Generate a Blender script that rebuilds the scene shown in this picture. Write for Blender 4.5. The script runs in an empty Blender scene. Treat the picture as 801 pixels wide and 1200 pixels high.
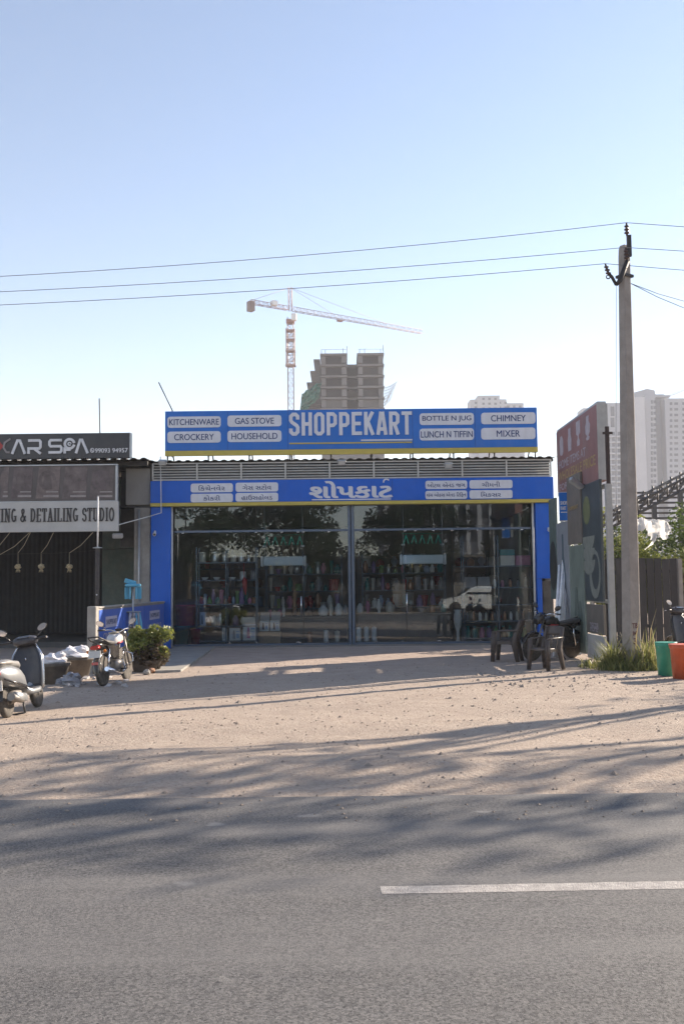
import bpy, bmesh, math, random
from mathutils import Vector, Matrix, Euler
R = math.radians
SC = bpy.context.scene
COL = SC.collection
random.seed(7)

# ------------------------------------------------------------------ camera
EYE = Vector((0, 0, 1.6)); FPX = 1167.0
PITCH = math.atan((687 - 600) / FPX); ROLL = R(0.62)
_f = Vector((0, math.cos(PITCH), math.sin(PITCH)))
_r0 = Vector((1, 0, 0)); _u0 = Vector((0, -math.sin(PITCH), math.cos(PITCH)))
_r = math.cos(ROLL) * _r0 - math.sin(ROLL) * _u0
_u = math.sin(ROLL) * _r0 + math.cos(ROLL) * _u0
cam_data = bpy.data.cameras.new('camera')
cam = bpy.data.objects.new('camera', cam_data); COL.objects.link(cam)
cam_data.sensor_fit = 'VERTICAL'; cam_data.sensor_height = 36; cam_data.sensor_width = 24
cam_data.lens = 36 * FPX / 1200
cam_data.clip_start = .05; cam_data.clip_end = 6000
m3 = Matrix((_r, _u, -_f)).transposed()
cam.matrix_world = Matrix.Translation(EYE) @ m3.to_4x4()
SC.camera = cam

# ------------------------------------------------------------------ world, sun, exposure
SUN_AZ = math.atan2(.815, .58)          # from +Y towards +X
SUN_EL = R(24)
world = bpy.data.worlds.new('World'); SC.world = world; world.use_nodes = True
wn = world.node_tree.nodes; wl = world.node_tree.links
sky = wn.new('ShaderNodeTexSky'); sky.sky_type = 'NISHITA'; sky.sun_disc = False
sky.sun_elevation = SUN_EL; sky.sun_rotation = SUN_AZ
sky.air_density = 1.0; sky.dust_density = 0.15; sky.ozone_density = 1.0; sky.altitude = 50
wb = wn.new('ShaderNodeMix'); wb.data_type = 'RGBA'; wb.blend_type = 'MULTIPLY'; wb.inputs[0].default_value = 1   # white balance of the whole sky
wb.inputs[7].default_value = (1.05, .965, .945, 1); wl.new(sky.outputs[0], wb.inputs[6]); wl.new(wb.outputs[2], wn['Background'].inputs['Color'])
wn['Background'].inputs['Strength'].default_value = .09
sun_data = bpy.data.lights.new('sun', 'SUN'); sun_data.energy = 5.0; sun_data.angle = R(.53)
sun_data.color = (1, .86, .70)
sun = bpy.data.objects.new('sun', sun_data); COL.objects.link(sun)
_d = Vector((-math.sin(SUN_AZ) * math.cos(SUN_EL), -math.cos(SUN_AZ) * math.cos(SUN_EL), -math.sin(SUN_EL)))
sun.rotation_euler = _d.to_track_quat('-Z', 'Y').to_euler(); sun.location = (40, 40, 60)
SC.view_settings.view_transform = 'Standard'; SC.view_settings.look = 'None'
SC.view_settings.exposure = 1.4; SC.view_settings.gamma = 1; SC.view_settings.use_curve_mapping = False
SC.cycles.max_bounces = 10; SC.cycles.transparent_max_bounces = 24; SC.cycles.glossy_bounces = 5
SC.cycles.volume_bounces = 1; SC.cycles.use_denoising = True
SC.cycles.sample_clamp_indirect = 6

# ------------------------------------------------------------------ pixel -> place
def ray(px, py):
    return (_f * FPX + _r * (px - 400.5) - _u * (py - 600)).normalized()
def P(px, py, Y):                       # the point on the vertical plane y = Y
    d = ray(px, py); return EYE + d * ((Y - EYE.y) / d.y)
def G(px, py, z=0.0):                   # the point on the ground
    d = ray(px, py); return EYE + d * ((z - EYE.z) / d.z)

# ------------------------------------------------------------------ materials
MATS = {}
def M(name, base, rough=.6, metal=0., var=.18, scale=6., bump=0., bscale=60., spec=.5, dust=0., dcol=(.36, .3, .24), emit=None, estr=0., coat=0., trans=0., streak=False):
    if name in MATS: return MATS[name]
    m = bpy.data.materials.new(name); m.use_nodes = True
    n, l = m.node_tree.nodes, m.node_tree.links
    b = n['Principled BSDF']
    b.inputs['Roughness'].default_value = rough; b.inputs['Metallic'].default_value = metal
    b.inputs['Specular IOR Level'].default_value = spec
    if coat: b.inputs['Coat Weight'].default_value = coat; b.inputs['Coat Roughness'].default_value = .08
    tc = n.new('ShaderNodeTexCoord')
    nz = n.new('ShaderNodeTexNoise'); nz.inputs['Scale'].default_value = scale
    nz.inputs['Detail'].default_value = 6; nz.inputs['Roughness'].default_value = .65
    l.new(tc.outputs['Object'], nz.inputs['Vector'])
    mr = n.new('ShaderNodeMapRange')
    mr.inputs[1].default_value = .25; mr.inputs[2].default_value = .75
    mr.inputs[3].default_value = 1 - var; mr.inputs[4].default_value = 1 + var
    l.new(nz.outputs['Fac'], mr.inputs[0])
    mx = n.new('ShaderNodeMix'); mx.data_type = 'RGBA'; mx.blend_type = 'MULTIPLY'; mx.inputs[0].default_value = 1
    mx.inputs[6].default_value = (*base, 1); l.new(mr.outputs[0], mx.inputs[7])
    out = mx.outputs[2]
    if dust > 0:
        n2 = n.new('ShaderNodeTexNoise'); n2.inputs['Scale'].default_value = scale * .45; n2.inputs['Detail'].default_value = 8
        n2.inputs['Roughness'].default_value = .7
        if streak:
            mp = n.new('ShaderNodeMapping'); mp.inputs['Scale'].default_value = (2.2, 2.2, .22); l.new(tc.outputs['Object'], mp.inputs[0]); l.new(mp.outputs[0], n2.inputs['Vector'])
        else: l.new(tc.outputs['Object'], n2.inputs['Vector'])
        r2 = n.new('ShaderNodeMapRange'); r2.inputs[1].default_value = .42; r2.inputs[2].default_value = .7
        r2.inputs[3].default_value = dust * .25; r2.inputs[4].default_value = dust
        l.new(n2.outputs['Fac'], r2.inputs[0])
        m2 = n.new('ShaderNodeMix'); m2.data_type = 'RGBA'; l.new(r2.outputs[0], m2.inputs[0])
        l.new(out, m2.inputs[6]); m2.inputs[7].default_value = (*dcol, 1); out = m2.outputs[2]
    l.new(out, b.inputs['Base Color'])
    if bump > 0:
        n3 = n.new('ShaderNodeTexNoise'); n3.inputs['Scale'].default_value = bscale; n3.inputs['Detail'].default_value = 5
        l.new(tc.outputs['Object'], n3.inputs['Vector'])
        bp = n.new('ShaderNodeBump'); bp.inputs['Strength'].default_value = bump; bp.inputs['Distance'].default_value = .02
        l.new(n3.outputs['Fac'], bp.inputs['Height']); l.new(bp.outputs[0], b.inputs['Normal'])
    if emit: b.inputs['Emission Color'].default_value = (*emit, 1); b.inputs['Emission Strength'].default_value = estr
    MATS[name] = m; return m

def leaf_mat(name, c1, c2):
    m = bpy.data.materials.new(name); m.use_nodes = True
    n, l = m.node_tree.nodes, m.node_tree.links; b = n['Principled BSDF']
    b.inputs['Roughness'].default_value = .5
    g = n.new('ShaderNodeNewGeometry'); mx = n.new('ShaderNodeMix'); mx.data_type = 'RGBA'
    l.new(g.outputs['Random Per Island'], mx.inputs[0]); mx.inputs[6].default_value = (*c1, 1); mx.inputs[7].default_value = (*c2, 1)
    l.new(mx.outputs[2], b.inputs['Base Color'])
    t = n.new('ShaderNodeBsdfTranslucent'); l.new(mx.outputs[2], t.inputs[0])
    ms = n.new('ShaderNodeMixShader'); ms.inputs[0].default_value = .4
    l.new(b.outputs[0], ms.inputs[1]); l.new(t.outputs[0], ms.inputs[2])
    l.new(ms.outputs[0], n['Material Output'].inputs[0]); return m

def glass_mat(name, tint=(.92, .96, .95), ior=1.5, boost=1.0):
    m = bpy.data.materials.new(name); m.use_nodes = True
    n, l = m.node_tree.nodes, m.node_tree.links; n.remove(n['Principled BSDF'])
    f = n.new('ShaderNodeFresnel'); f.inputs[0].default_value = ior
    k = n.new('ShaderNodeMath'); k.operation = 'MULTIPLY'; k.inputs[1].default_value = boost; k.use_clamp = True
    l.new(f.outputs[0], k.inputs[0])
    t = n.new('ShaderNodeBsdfTransparent'); t.inputs[0].default_value = (*tint, 1)
    g = n.new('ShaderNodeBsdfGlossy'); g.inputs['Roughness'].default_value = .0; g.inputs['Color'].default_value = (.84, .93, 1., 1)
    nz = n.new('ShaderNodeTexNoise'); nz.inputs['Scale'].default_value = 1.3
    tc = n.new('ShaderNodeTexCoord'); l.new(tc.outputs['Object'], nz.inputs[0])
    bp = n.new('ShaderNodeBump'); bp.inputs['Strength'].default_value = .02; bp.inputs['Distance'].default_value = .02
    l.new(nz.outputs[0], bp.inputs['Height']); l.new(bp.outputs[0], g.inputs['Normal'])
    ms = n.new('ShaderNodeMixShader'); l.new(k.outputs[0], ms.inputs[0]); l.new(t.outputs[0], ms.inputs[1]); l.new(g.outputs[0], ms.inputs[2])
    l.new(ms.outputs[0], n['Material Output'].inputs[0]); return m

# ------------------------------------------------------------------ mesh helpers
class MB:
    def __init__(s): s.v = []; s.f = []; s.sm = []
    def add(s, vs, fs, smooth=False):
        o = len(s.v); s.v += [tuple(v) for v in vs]; s.f += [tuple(i + o for i in f) for f in fs]; s.sm += [smooth] * len(fs); return s
    def box(s, c, d, rot=None, bev=0):
        x, y, z = d[0] / 2, d[1] / 2, d[2] / 2
        if bev:
            b = min(bev, x * .9, y * .9, z * .9); vs = []; idx = {}
            for sx in (-1, 1):
                for sy in (-1, 1):
                    for sz in (-1, 1):
                        for k in range(3):
                            p = [sx * x, sy * y, sz * z]; a = [sx, sy, sz]
                            for j in range(3):
                                if j != k: p[j] -= a[j] * b
                            idx[(sx, sy, sz, k)] = len(vs); vs.append(p)
            fs = []
            for k in range(3):
                o = [j for j in range(3) if j != k]
                for sg in (-1, 1):
                    q = []
                    for a, bb in ((-1, -1), (1, -1), (1, 1), (-1, 1)):
                        t = [0, 0, 0]; t[k] = sg; t[o[0]] = a; t[o[1]] = bb; q.append(idx[(*t, k)])
                    fs.append(q)
                    # edges along axis k
                for a in (-1, 1):
                    for bb in (-1, 1):
                        q = []
                        for sg, kk in ((-1, o[0]), (1, o[0]), (1, o[1]), (-1, o[1])):
                            t = [0, 0, 0]; t[k] = sg; t[o[0]] = a; t[o[1]] = bb; q.append(idx[(*t, kk)])
                        fs.append(q)
            for sx in (-1, 1):
                for sy in (-1, 1):
                    for sz in (-1, 1): fs.append([idx[(sx, sy, sz, k)] for k in range(3)])
        else:
            vs = [(-x, -y, -z), (x, -y, -z), (x, y, -z), (-x, y, -z), (-x, -y, z), (x, -y, z), (x, y, z), (-x, y, z)]
            fs = [(0, 3, 2, 1), (4, 5, 6, 7), (0, 1, 5, 4), (1, 2, 6, 5), (2, 3, 7, 6), (3, 0, 4, 7)]
        mt = Euler(rot).to_matrix() if rot else None
        vs = [(mt @ Vector(p) if mt else Vector(p)) + Vector(c) for p in vs]
        return s.add(vs, fs)
    def span(s, a, b, bev=0):
        a = Vector(a); b = Vector(b); return s.box((a + b) / 2, [abs(b[i] - a[i]) for i in range(3)], None, bev)
    def tube(s, pts, r, n=8, cap=True, smooth=True):
        pts = [Vector(p) for p in pts]; rr = r if isinstance(r, (list, tuple)) else [r] * len(pts)
        rings = []; ref = None
        for i, p in enumerate(pts):
            t = (pts[min(i + 1, len(pts) - 1)] - pts[max(i - 1, 0)])
            if t.length < 1e-9: t = Vector((0, 0, 1))
            t.normalize()
            if ref is None: ref = Vector((0, 0, 1)) if abs(t.z) < .9 else Vector((1, 0, 0))
            a = t.cross(ref)
            if a.length < 1e-6: a = t.cross(Vector((0, 1, 0)))
            a.normalize(); b = a.cross(t); ref = b
            rings.append([p + (a * math.cos(2 * math.pi * k / n) + b * math.sin(2 * math.pi * k / n)) * rr[i] for k in range(n)])
        return s.loft(rings, cap, smooth)
    def loft(s, rings, cap=True, smooth=True):
        n = len(rings[0]); vs = [p for q in rings for p in q]; fs = []
        for i in range(len(rings) - 1):
            for k in range(n):
                fs.append((i * n + k, i * n + (k + 1) % n, (i + 1) * n + (k + 1) % n, (i + 1) * n + k))
        o = len(s.v); s.add(vs, fs, smooth)
        if cap:
            s.f.append(tuple(o + k for k in reversed(range(n)))); s.f.append(tuple(o + (len(rings) - 1) * n + k for k in range(n))); s.sm += [False, False]
        return s
    def lathe(s, prof, c=(0, 0, 0), n=16, axis='z', smooth=True):
        rings = []
        for r, h in prof:
            q = []
            for k in range(n):
                a = 2 * math.pi * k / n; x, y = r * math.cos(a), r * math.sin(a)
                v = (x, y, h) if axis == 'z' else ((x, h, y) if axis == 'y' else (h, x, y))
                q.append(Vector(v) + Vector(c))
            rings.append(q)
        return s.loft(rings, prof[0][0] > 1e-4 or prof[-1][0] > 1e-4, smooth)
    def prism(s, outline, y0, y1, plane='xz'):   # outline in 2-D, thickness along the third axis
        n = len(outline)
        def v(p, t):
            return (p[0], t, p[1]) if plane == 'xz' else ((p[0], p[1], t) if plane == 'xy' else (t, p[0], p[1]))
        vs = [v(p, y0) for p in outline] + [v(p, y1) for p in outline]
        fs = [tuple(range(n)), tuple(reversed(range(n, 2 * n)))] + [(i, i + n, (i + 1) % n + n, (i + 1) % n) for i in range(n)]
        return s.add(vs, fs)
    def ribbon(s, pts, w, y0, y1, closed=False):   # a flat stroke in x-z, mitred
        pts = [Vector((p[0], p[1])) for p in pts]; n = len(pts); L = []; Rr = []
        for i in range(n):
            a = pts[(i - 1) % n] if (closed or i) else None
            b = pts[(i + 1) % n] if (closed or i < n - 1) else None
            t1 = (pts[i] - a).normalized() if a is not None else None
            t2 = (b - pts[i]).normalized() if b is not None else None
            t1 = t1 if t1 is not None else t2; t2 = t2 if t2 is not None else t1
            t = (t1 + t2)
            t = t.normalized() if t.length > 1e-6 else t1
            nn = Vector((-t.y, t.x)); k = 1 / max(.45, nn.dot(Vector((-t1.y, t1.x))))
            L.append(pts[i] + nn * w / 2 * k); Rr.append(pts[i] - nn * w / 2 * k)
        m = n if closed else n - 1; s.k = (getattr(s, 'k', 0) + 1) % 6; dd = .0013 * s.k * (1 if y1 > y0 else -1); y0 -= dd
        for i in range(m):
            j = (i + 1) % n
            s.prism([L[i], Rr[i], Rr[j], L[j]], y0, y1)
        return s
    def xf(s, mt):
        s.v = [tuple(mt @ Vector(p)) for p in s.v]; return s
    def mesh(s, name, mat):
        me = bpy.data.meshes.new(name); me.from_pydata(s.v, [], s.f)
        me.polygons.foreach_set('use_smooth', s.sm)
        if mat: me.materials.append(mat)
        bm = bmesh.new(); bm.from_mesh(me); bmesh.ops.recalc_face_normals(bm, faces=bm.faces); bm.to_mesh(me); bm.free()
        me.update(); return me
    def build(s, name, mat, parent=None):
        o = bpy.data.objects.new(name, s.mesh(name, mat)); COL.objects.link(o)
        if parent is not None: o.parent = parent
        return o

def sring(x, y, z, w, h, n=16, e=2.6):          # super-ellipse ring across the x axis
    q = []
    for k in range(n):
        a = 2 * math.pi * k / n; c, d = math.cos(a), math.sin(a)
        q.append(Vector((x, y + math.copysign(abs(c) ** (2 / e), c) * w, z + math.copysign(abs(d) ** (2 / e), d) * h)))
    return q
def tag(o, label, cat, group=None):
    o['label'] = label; o['category'] = cat
    if group: o['group'] = group
    return o
def struct(o): o['kind'] = 'structure'; return o
def stuff(o, label=None, cat=None):
    o['kind'] = 'stuff'
    if label: o['label'] = label
    if cat: o['category'] = cat
    return o
def thing(name, label, cat, loc=(0, 0, 0), rz=0, group=None):
    o = bpy.data.objects.new(name, None); o.empty_display_size = .1; COL.objects.link(o)
    o.location = loc; o.rotation_euler = (0, 0, rz); return tag(o, label, cat, group)
def part(name, mat, parent, *fn):
    b = MB()
    for g in fn: g(b)
    return b.build(name, mat, parent)
def inst(name, me, parent=None, loc=(0, 0, 0), rot=(0, 0, 0), sc=None):
    o = bpy.data.objects.new(name, me); COL.objects.link(o); o.location = loc; o.rotation_euler = rot
    if sc: o.scale = sc
    if parent is not None: o.parent = parent
    return o
def copy_tree(o, parent=None):
    c = o.copy(); COL.objects.link(c); c.parent = parent
    for ch in list(o.children): copy_tree(ch, c)
    return c
ORD = 'first second third fourth fifth sixth seventh eighth ninth tenth eleventh twelfth thirteenth fourteenth fifteenth sixteenth'.split()

def text_mesh(body, bold=0.0, kern=None):
    """the word as a flat mesh in x-z, its bounding box scaled to 1 x 1, lower left at the origin"""
    c = bpy.data.curves.new('t', 'FONT'); c.body = body; c.size = 1; c.offset = bold; c.extrude = 0; c.resolution_u = 4
    if kern:
        for i, k in kern.items(): c.body_format[i].kerning = k
    o = bpy.data.objects.new('t', c); COL.objects.link(o)
    dg = bpy.context.evaluated_depsgraph_get()
    me = bpy.data.meshes.new_from_object(o.evaluated_get(dg))
    vs = [v.co.copy() for v in me.vertices]; fs = [tuple(p.vertices) for p in me.polygons]
    bpy.data.objects.remove(o); bpy.data.curves.remove(c); bpy.data.meshes.remove(me)
    x0 = min(v.x for v in vs); x1 = max(v.x for v in vs); y0 = min(v.y for v in vs); y1 = max(v.y for v in vs)
    return [((v.x - x0) / (x1 - x0), (v.y - y0) / (y1 - y0)) for v in vs], fs, (x1 - x0) / (y1 - y0)
def text(body, mat, parent, x0, z0, w, h, y, bold=.01, kern=None, name='lettering', axis='x', label=None):
    vs, fs, _a = text_mesh(body, 0, kern)
    b = MB(); e = bold * h * 1.3 * (1 if w > 0 else -1); e2 = bold * h * .5
    for k, (dx, dz) in enumerate(((0, 0), (-e, e2), (e, -e2), (-e * .5, -e2), (e * .5, e2))):
        if axis == 'x': b.add([(x0 + u * w + dx, y - .0006 * k * (1 if w > 0 else -1), z0 + v * h + dz) for u, v in vs], fs)
        else: b.add([(y + (.0006 if w > 0 else -.0006) * k, x0 + u * w + dx, z0 + v * h + dz) for u, v in vs], fs)   # runs along y, w may be negative
    me = bpy.data.meshes.new(name); me.from_pydata(b.v, [], b.f); me.materials.append(mat); me.update()
    o = bpy.data.objects.new(name, me); COL.objects.link(o); o.parent = parent
    if label: o['label'] = label
    return o

# stroke letters of one height, cell width .44
def _rr(x0, x1, y0, y1, c=.1): return [(x0 + c, y0), (x1 - c, y0), (x1, y0 + c), (x1, y1 - c), (x1 - c, y1), (x0 + c, y1), (x0, y1 - c), (x0, y0 + c)]
def stroke_letters(word, b, x, z, h, wcell, gap, t, y0, y1):
    for ch in word:
        w = wcell; X0, X1, Y0, Y1 = t / 2, w - t / 2, t / 2, 1 - t / 2; mid = .54
        S = []; clo = []
        if ch == 'S': S = [[(X1, .70), (X1, Y1 - .09), (X1 - .09, Y1), (X0 + .09, Y1), (X0, Y1 - .09), (X0, .66), (X0 + .05, .58), (X1 - .05, .44), (X1, .36), (X1, Y0 + .09), (X1 - .09, Y0), (X0 + .09, Y0), (X0, Y0 + .09), (X0, .31)]]
        elif ch == 'H': S = [[(X0, 0), (X0, 1)], [(X1, 0), (X1, 1)], [(X0, .5), (X1, .5)]]
        elif ch == 'O': clo = [_rr(X0, X1, Y0, Y1, .09)]
        elif ch == 'P': S = [[(X0, 0), (X0, 1)], [(X0, Y1), (X1 - .09, Y1), (X1, Y1 - .09), (X1, .52), (X1 - .09, .43), (X0, .43)]]
        elif ch == 'E': S = [[(X0, 0), (X0, 1)], [(X0, Y1), (w, Y1)], [(X0, .5), (w - .05, .5)], [(X0, Y0), (w, Y0)]]
        elif ch == 'K': S = [[(X0, 0), (X0, 1)], [(X0, .42), (X1, 1)], [(X0 + .09, .56), (X1 + .01, 0)]]
        elif ch == 'A': S = [[(X0 - .02, 0), (w / 2 - .03, 1)], [(X1 + .02, 0), (w / 2 + .03, 1)], [(X0 + .03, .25), (X1 - .03, .25)]]
        elif ch == 'R': S = [[(X0, 0), (X0, 1)], [(X0, Y1), (X1 - .09, Y1), (X1, Y1 - .09), (X1, .56), (X1 - .09, .47), (X0, .47)], [(X1 - .14, .47), (X1 + .01, 0)]]
        elif ch == 'T': S = [[(0, Y1), (w, Y1)], [(w / 2, 0), (w / 2, 1)]]
        for q in S: b.ribbon([(x + px * h, z + py * h) for px, py in q], t * h, y0, y1)
        for q in clo: b.ribbon([(x + px * h, z + py * h) for px, py in q], t * h, y0, y1, True)
        x += (w + gap) * h
    return x
def arc(cx, cy, rx, ry, a0, a1, n=12): return [(cx + rx * math.cos(R(a0 + (a1 - a0) * i / n)), cy + ry * math.sin(R(a0 + (a1 - a0) * i / n))) for i in range(n + 1)]
def serif_letters(word, b, x, z, h, y0, y1):
    T, t = .15, .07
    def st(q, w): b.ribbon([(x + px * h, z + py * h) for px, py in q], w * h, y0, y1)
    def sf(cx, top): st([(cx - .13, 1 - t / 2 if top else t / 2), (cx + .13, 1 - t / 2 if top else t / 2)], t)
    for ch in word:
        w = .5
        if ch == ' ': w = .22
        elif ch == 'I': w = .28; st([(.14, 0), (.14, 1)], T); sf(.14, 1); sf(.14, 0)
        elif ch == 'N': st([(.12, 0), (.12, 1)], t); st([(.46, 0), (.46, 1)], t); st([(.12, 1), (.46, 0)], T); sf(.12, 1); sf(.12, 0); sf(.46, 1); w = .58
        elif ch == 'G': st(arc(.27, .5, .19, .44, 50, 300), T * .85); st([(.42, .08), (.42, .45)], T * .9); sf(.42, 0) if 0 else st([(.28, .43), (.52, .43)], t); w = .54
        elif ch == 'D': st([(.12, 0), (.12, 1)], T); st([(.02, 1 - t / 2), (.25, 1 - t / 2)], t); st([(.02, t / 2), (.25, t / 2)], t); st(arc(.22, .5, .21, .45, 90, -90), T * .8); w = .53
        elif ch == 'O': st(arc(.26, .5, .19, .45, 0, 360, 20), T * .85); w = .52
        elif ch == 'U': st([(.12, 1), (.12, .25)] + arc(.27, .25, .15, .21, 180, 360, 8) + [(.42, 1)], T * .85); sf(.12, 1); sf(.42, 1); w = .55
        elif ch == 'E': st([(.12, 0), (.12, 1)], T); [st([(.02, q), (.42, q)], t) for q in (t / 2, .5, 1 - t / 2)]; st([(.41, 0), (.41, .24)], t); st([(.41, .76), (.41, 1)], t); w = .48
        elif ch == 'T': st([(.24, 0), (.24, 1)], T); st([(.02, 1 - t / 2), (.46, 1 - t / 2)], t); st([(.04, .74), (.04, 1)], t); st([(.44, .74), (.44, 1)], t); sf(.24, 0); w = .48
        elif ch == 'L': st([(.12, 0), (.12, 1)], T); sf(.12, 1); st([(.02, t / 2), (.42, t / 2)], t); st([(.41, 0), (.41, .26)], t); w = .46
        elif ch == 'A': st([(.08, 0), (.25, 1)], t); st([(.25, 1), (.42, 0)], T); st([(.14, .34), (.36, .34)], t); sf(.08, 0); sf(.42, 0); w = .52
        elif ch == 'S': st([(.40, .70)] + arc(.24, .72, .15, .23, 20, 240, 8) + arc(.24, .27, .16, .23, 60, -170, 8), T * .8); w = .46
        elif ch == 'C': st(arc(.27, .5, .19, .44, 45, 315), T * .85); w = .5
        elif ch == '&': st([(.52, .06), (.2, .62)] + arc(.26, .79, .1, .15, 210, -30, 8) + [(.16, .38)] + arc(.22, .22, .15, .18, 150, 360, 8) + [(.52, .45)], T * .7); w = .62
        x += (w + .06) * h
    return x

# ------------------------------------------------------------------ plants
def leaf_cloud(b, blobs, n, size, rng, flat=.0):
    """n leaf blades spread through ellipsoid clumps: (centre, radii)"""
    tot = sum((q[1][0] * q[1][1] * q[1][2]) ** .67 for q in blobs)
    vs = []; fs = []
    for c, r in blobs:
        k = int(n * (r[0] * r[1] * r[2]) ** .67 / tot)
        for _ in range(k):
            while True:
                d = Vector((rng.uniform(-1, 1), rng.uniform(-1, 1), rng.uniform(-1, 1)))
                if .05 < d.length < 1: break
            d = d.normalized() * (d.length ** .55)
            p = Vector(c) + Vector((d.x * r[0], d.y * r[1], d.z * r[2]))
            q = Euler((rng.uniform(-1.1, 1.1), rng.uniform(-1.1, 1.1), rng.uniform(0, 6.28))).to_matrix()
            s = size * rng.uniform(.6, 1.35); o = len(vs)
            for a, e in ((0, -1), (.42, -.1), (0, 1), (-.42, -.1)):
                vs.append(p + q @ Vector((a * s, e * s, .12 * s * (a != 0))))
            fs.append((o, o + 1, o + 2, o + 3))
    b.add(vs, fs); return b
BARK = M('bark', (.11, .085, .065), .9, var=.35, scale=9, bump=.6, bscale=30)
LEAF = leaf_mat('leaf_green', (.045, .075, .02), (.1, .14, .035))
LEAF2 = leaf_mat('leaf_yellow_green', (.15, .185, .04), (.30, .31, .085))
LEAF3 = leaf_mat('leaf_dark', (.028, .055, .026), (.055, .09, .042))
def tree(loc, h, rad, label, seed, n=7000, size=.11, mat=None, group=None, crown_base=.4, name='tree', nblob=26):
    rng = random.Random(seed); t = thing(name, label, 'tree', loc, rng.uniform(0, 6), group)
    b = MB(); top = Vector((rng.uniform(-.3, .3), rng.uniform(-.3, .3), h * .62))
    b.tube([(0, 0, -.15), (rng.uniform(-.1, .1), 0, h * .2), top * .7 + Vector((.1, 0, 0)), top], [.035 * h * .6, .028 * h * .6, .02 * h * .6, .012 * h * .6], 9)
    blobs = []
    for i in range(nblob):
        a = rng.uniform(0, 6.283); rr = rad * math.sqrt(rng.uniform(.05, 1)) * .8
        z = h * rng.uniform(crown_base, .92)
        k = 1 - abs((z / h - (crown_base + .95) / 2) / (1 - crown_base)) * .8
        c = Vector((math.cos(a) * rr * k, math.sin(a) * rr * k, z)); s = rad * rng.uniform(.2, .36)
        blobs.append((c, (s, s, s * .7)))
        if i < 11:
            z0 = h * rng.uniform(.28, .58); m = Vector((top.x * z0 / top.z, top.y * z0 / top.z, z0))
            b.tube([m, (m + c) / 2 + Vector((0, 0, .1 * h * .3)), c], [.012 * h * .6, .008 * h * .6, .003 * h * .6], 6)
    b.build('trunk', BARK, t)
    lb = leaf_cloud(MB(), blobs, n, size, rng); lb.build('crown', mat or LEAF, t)
    return t

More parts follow.
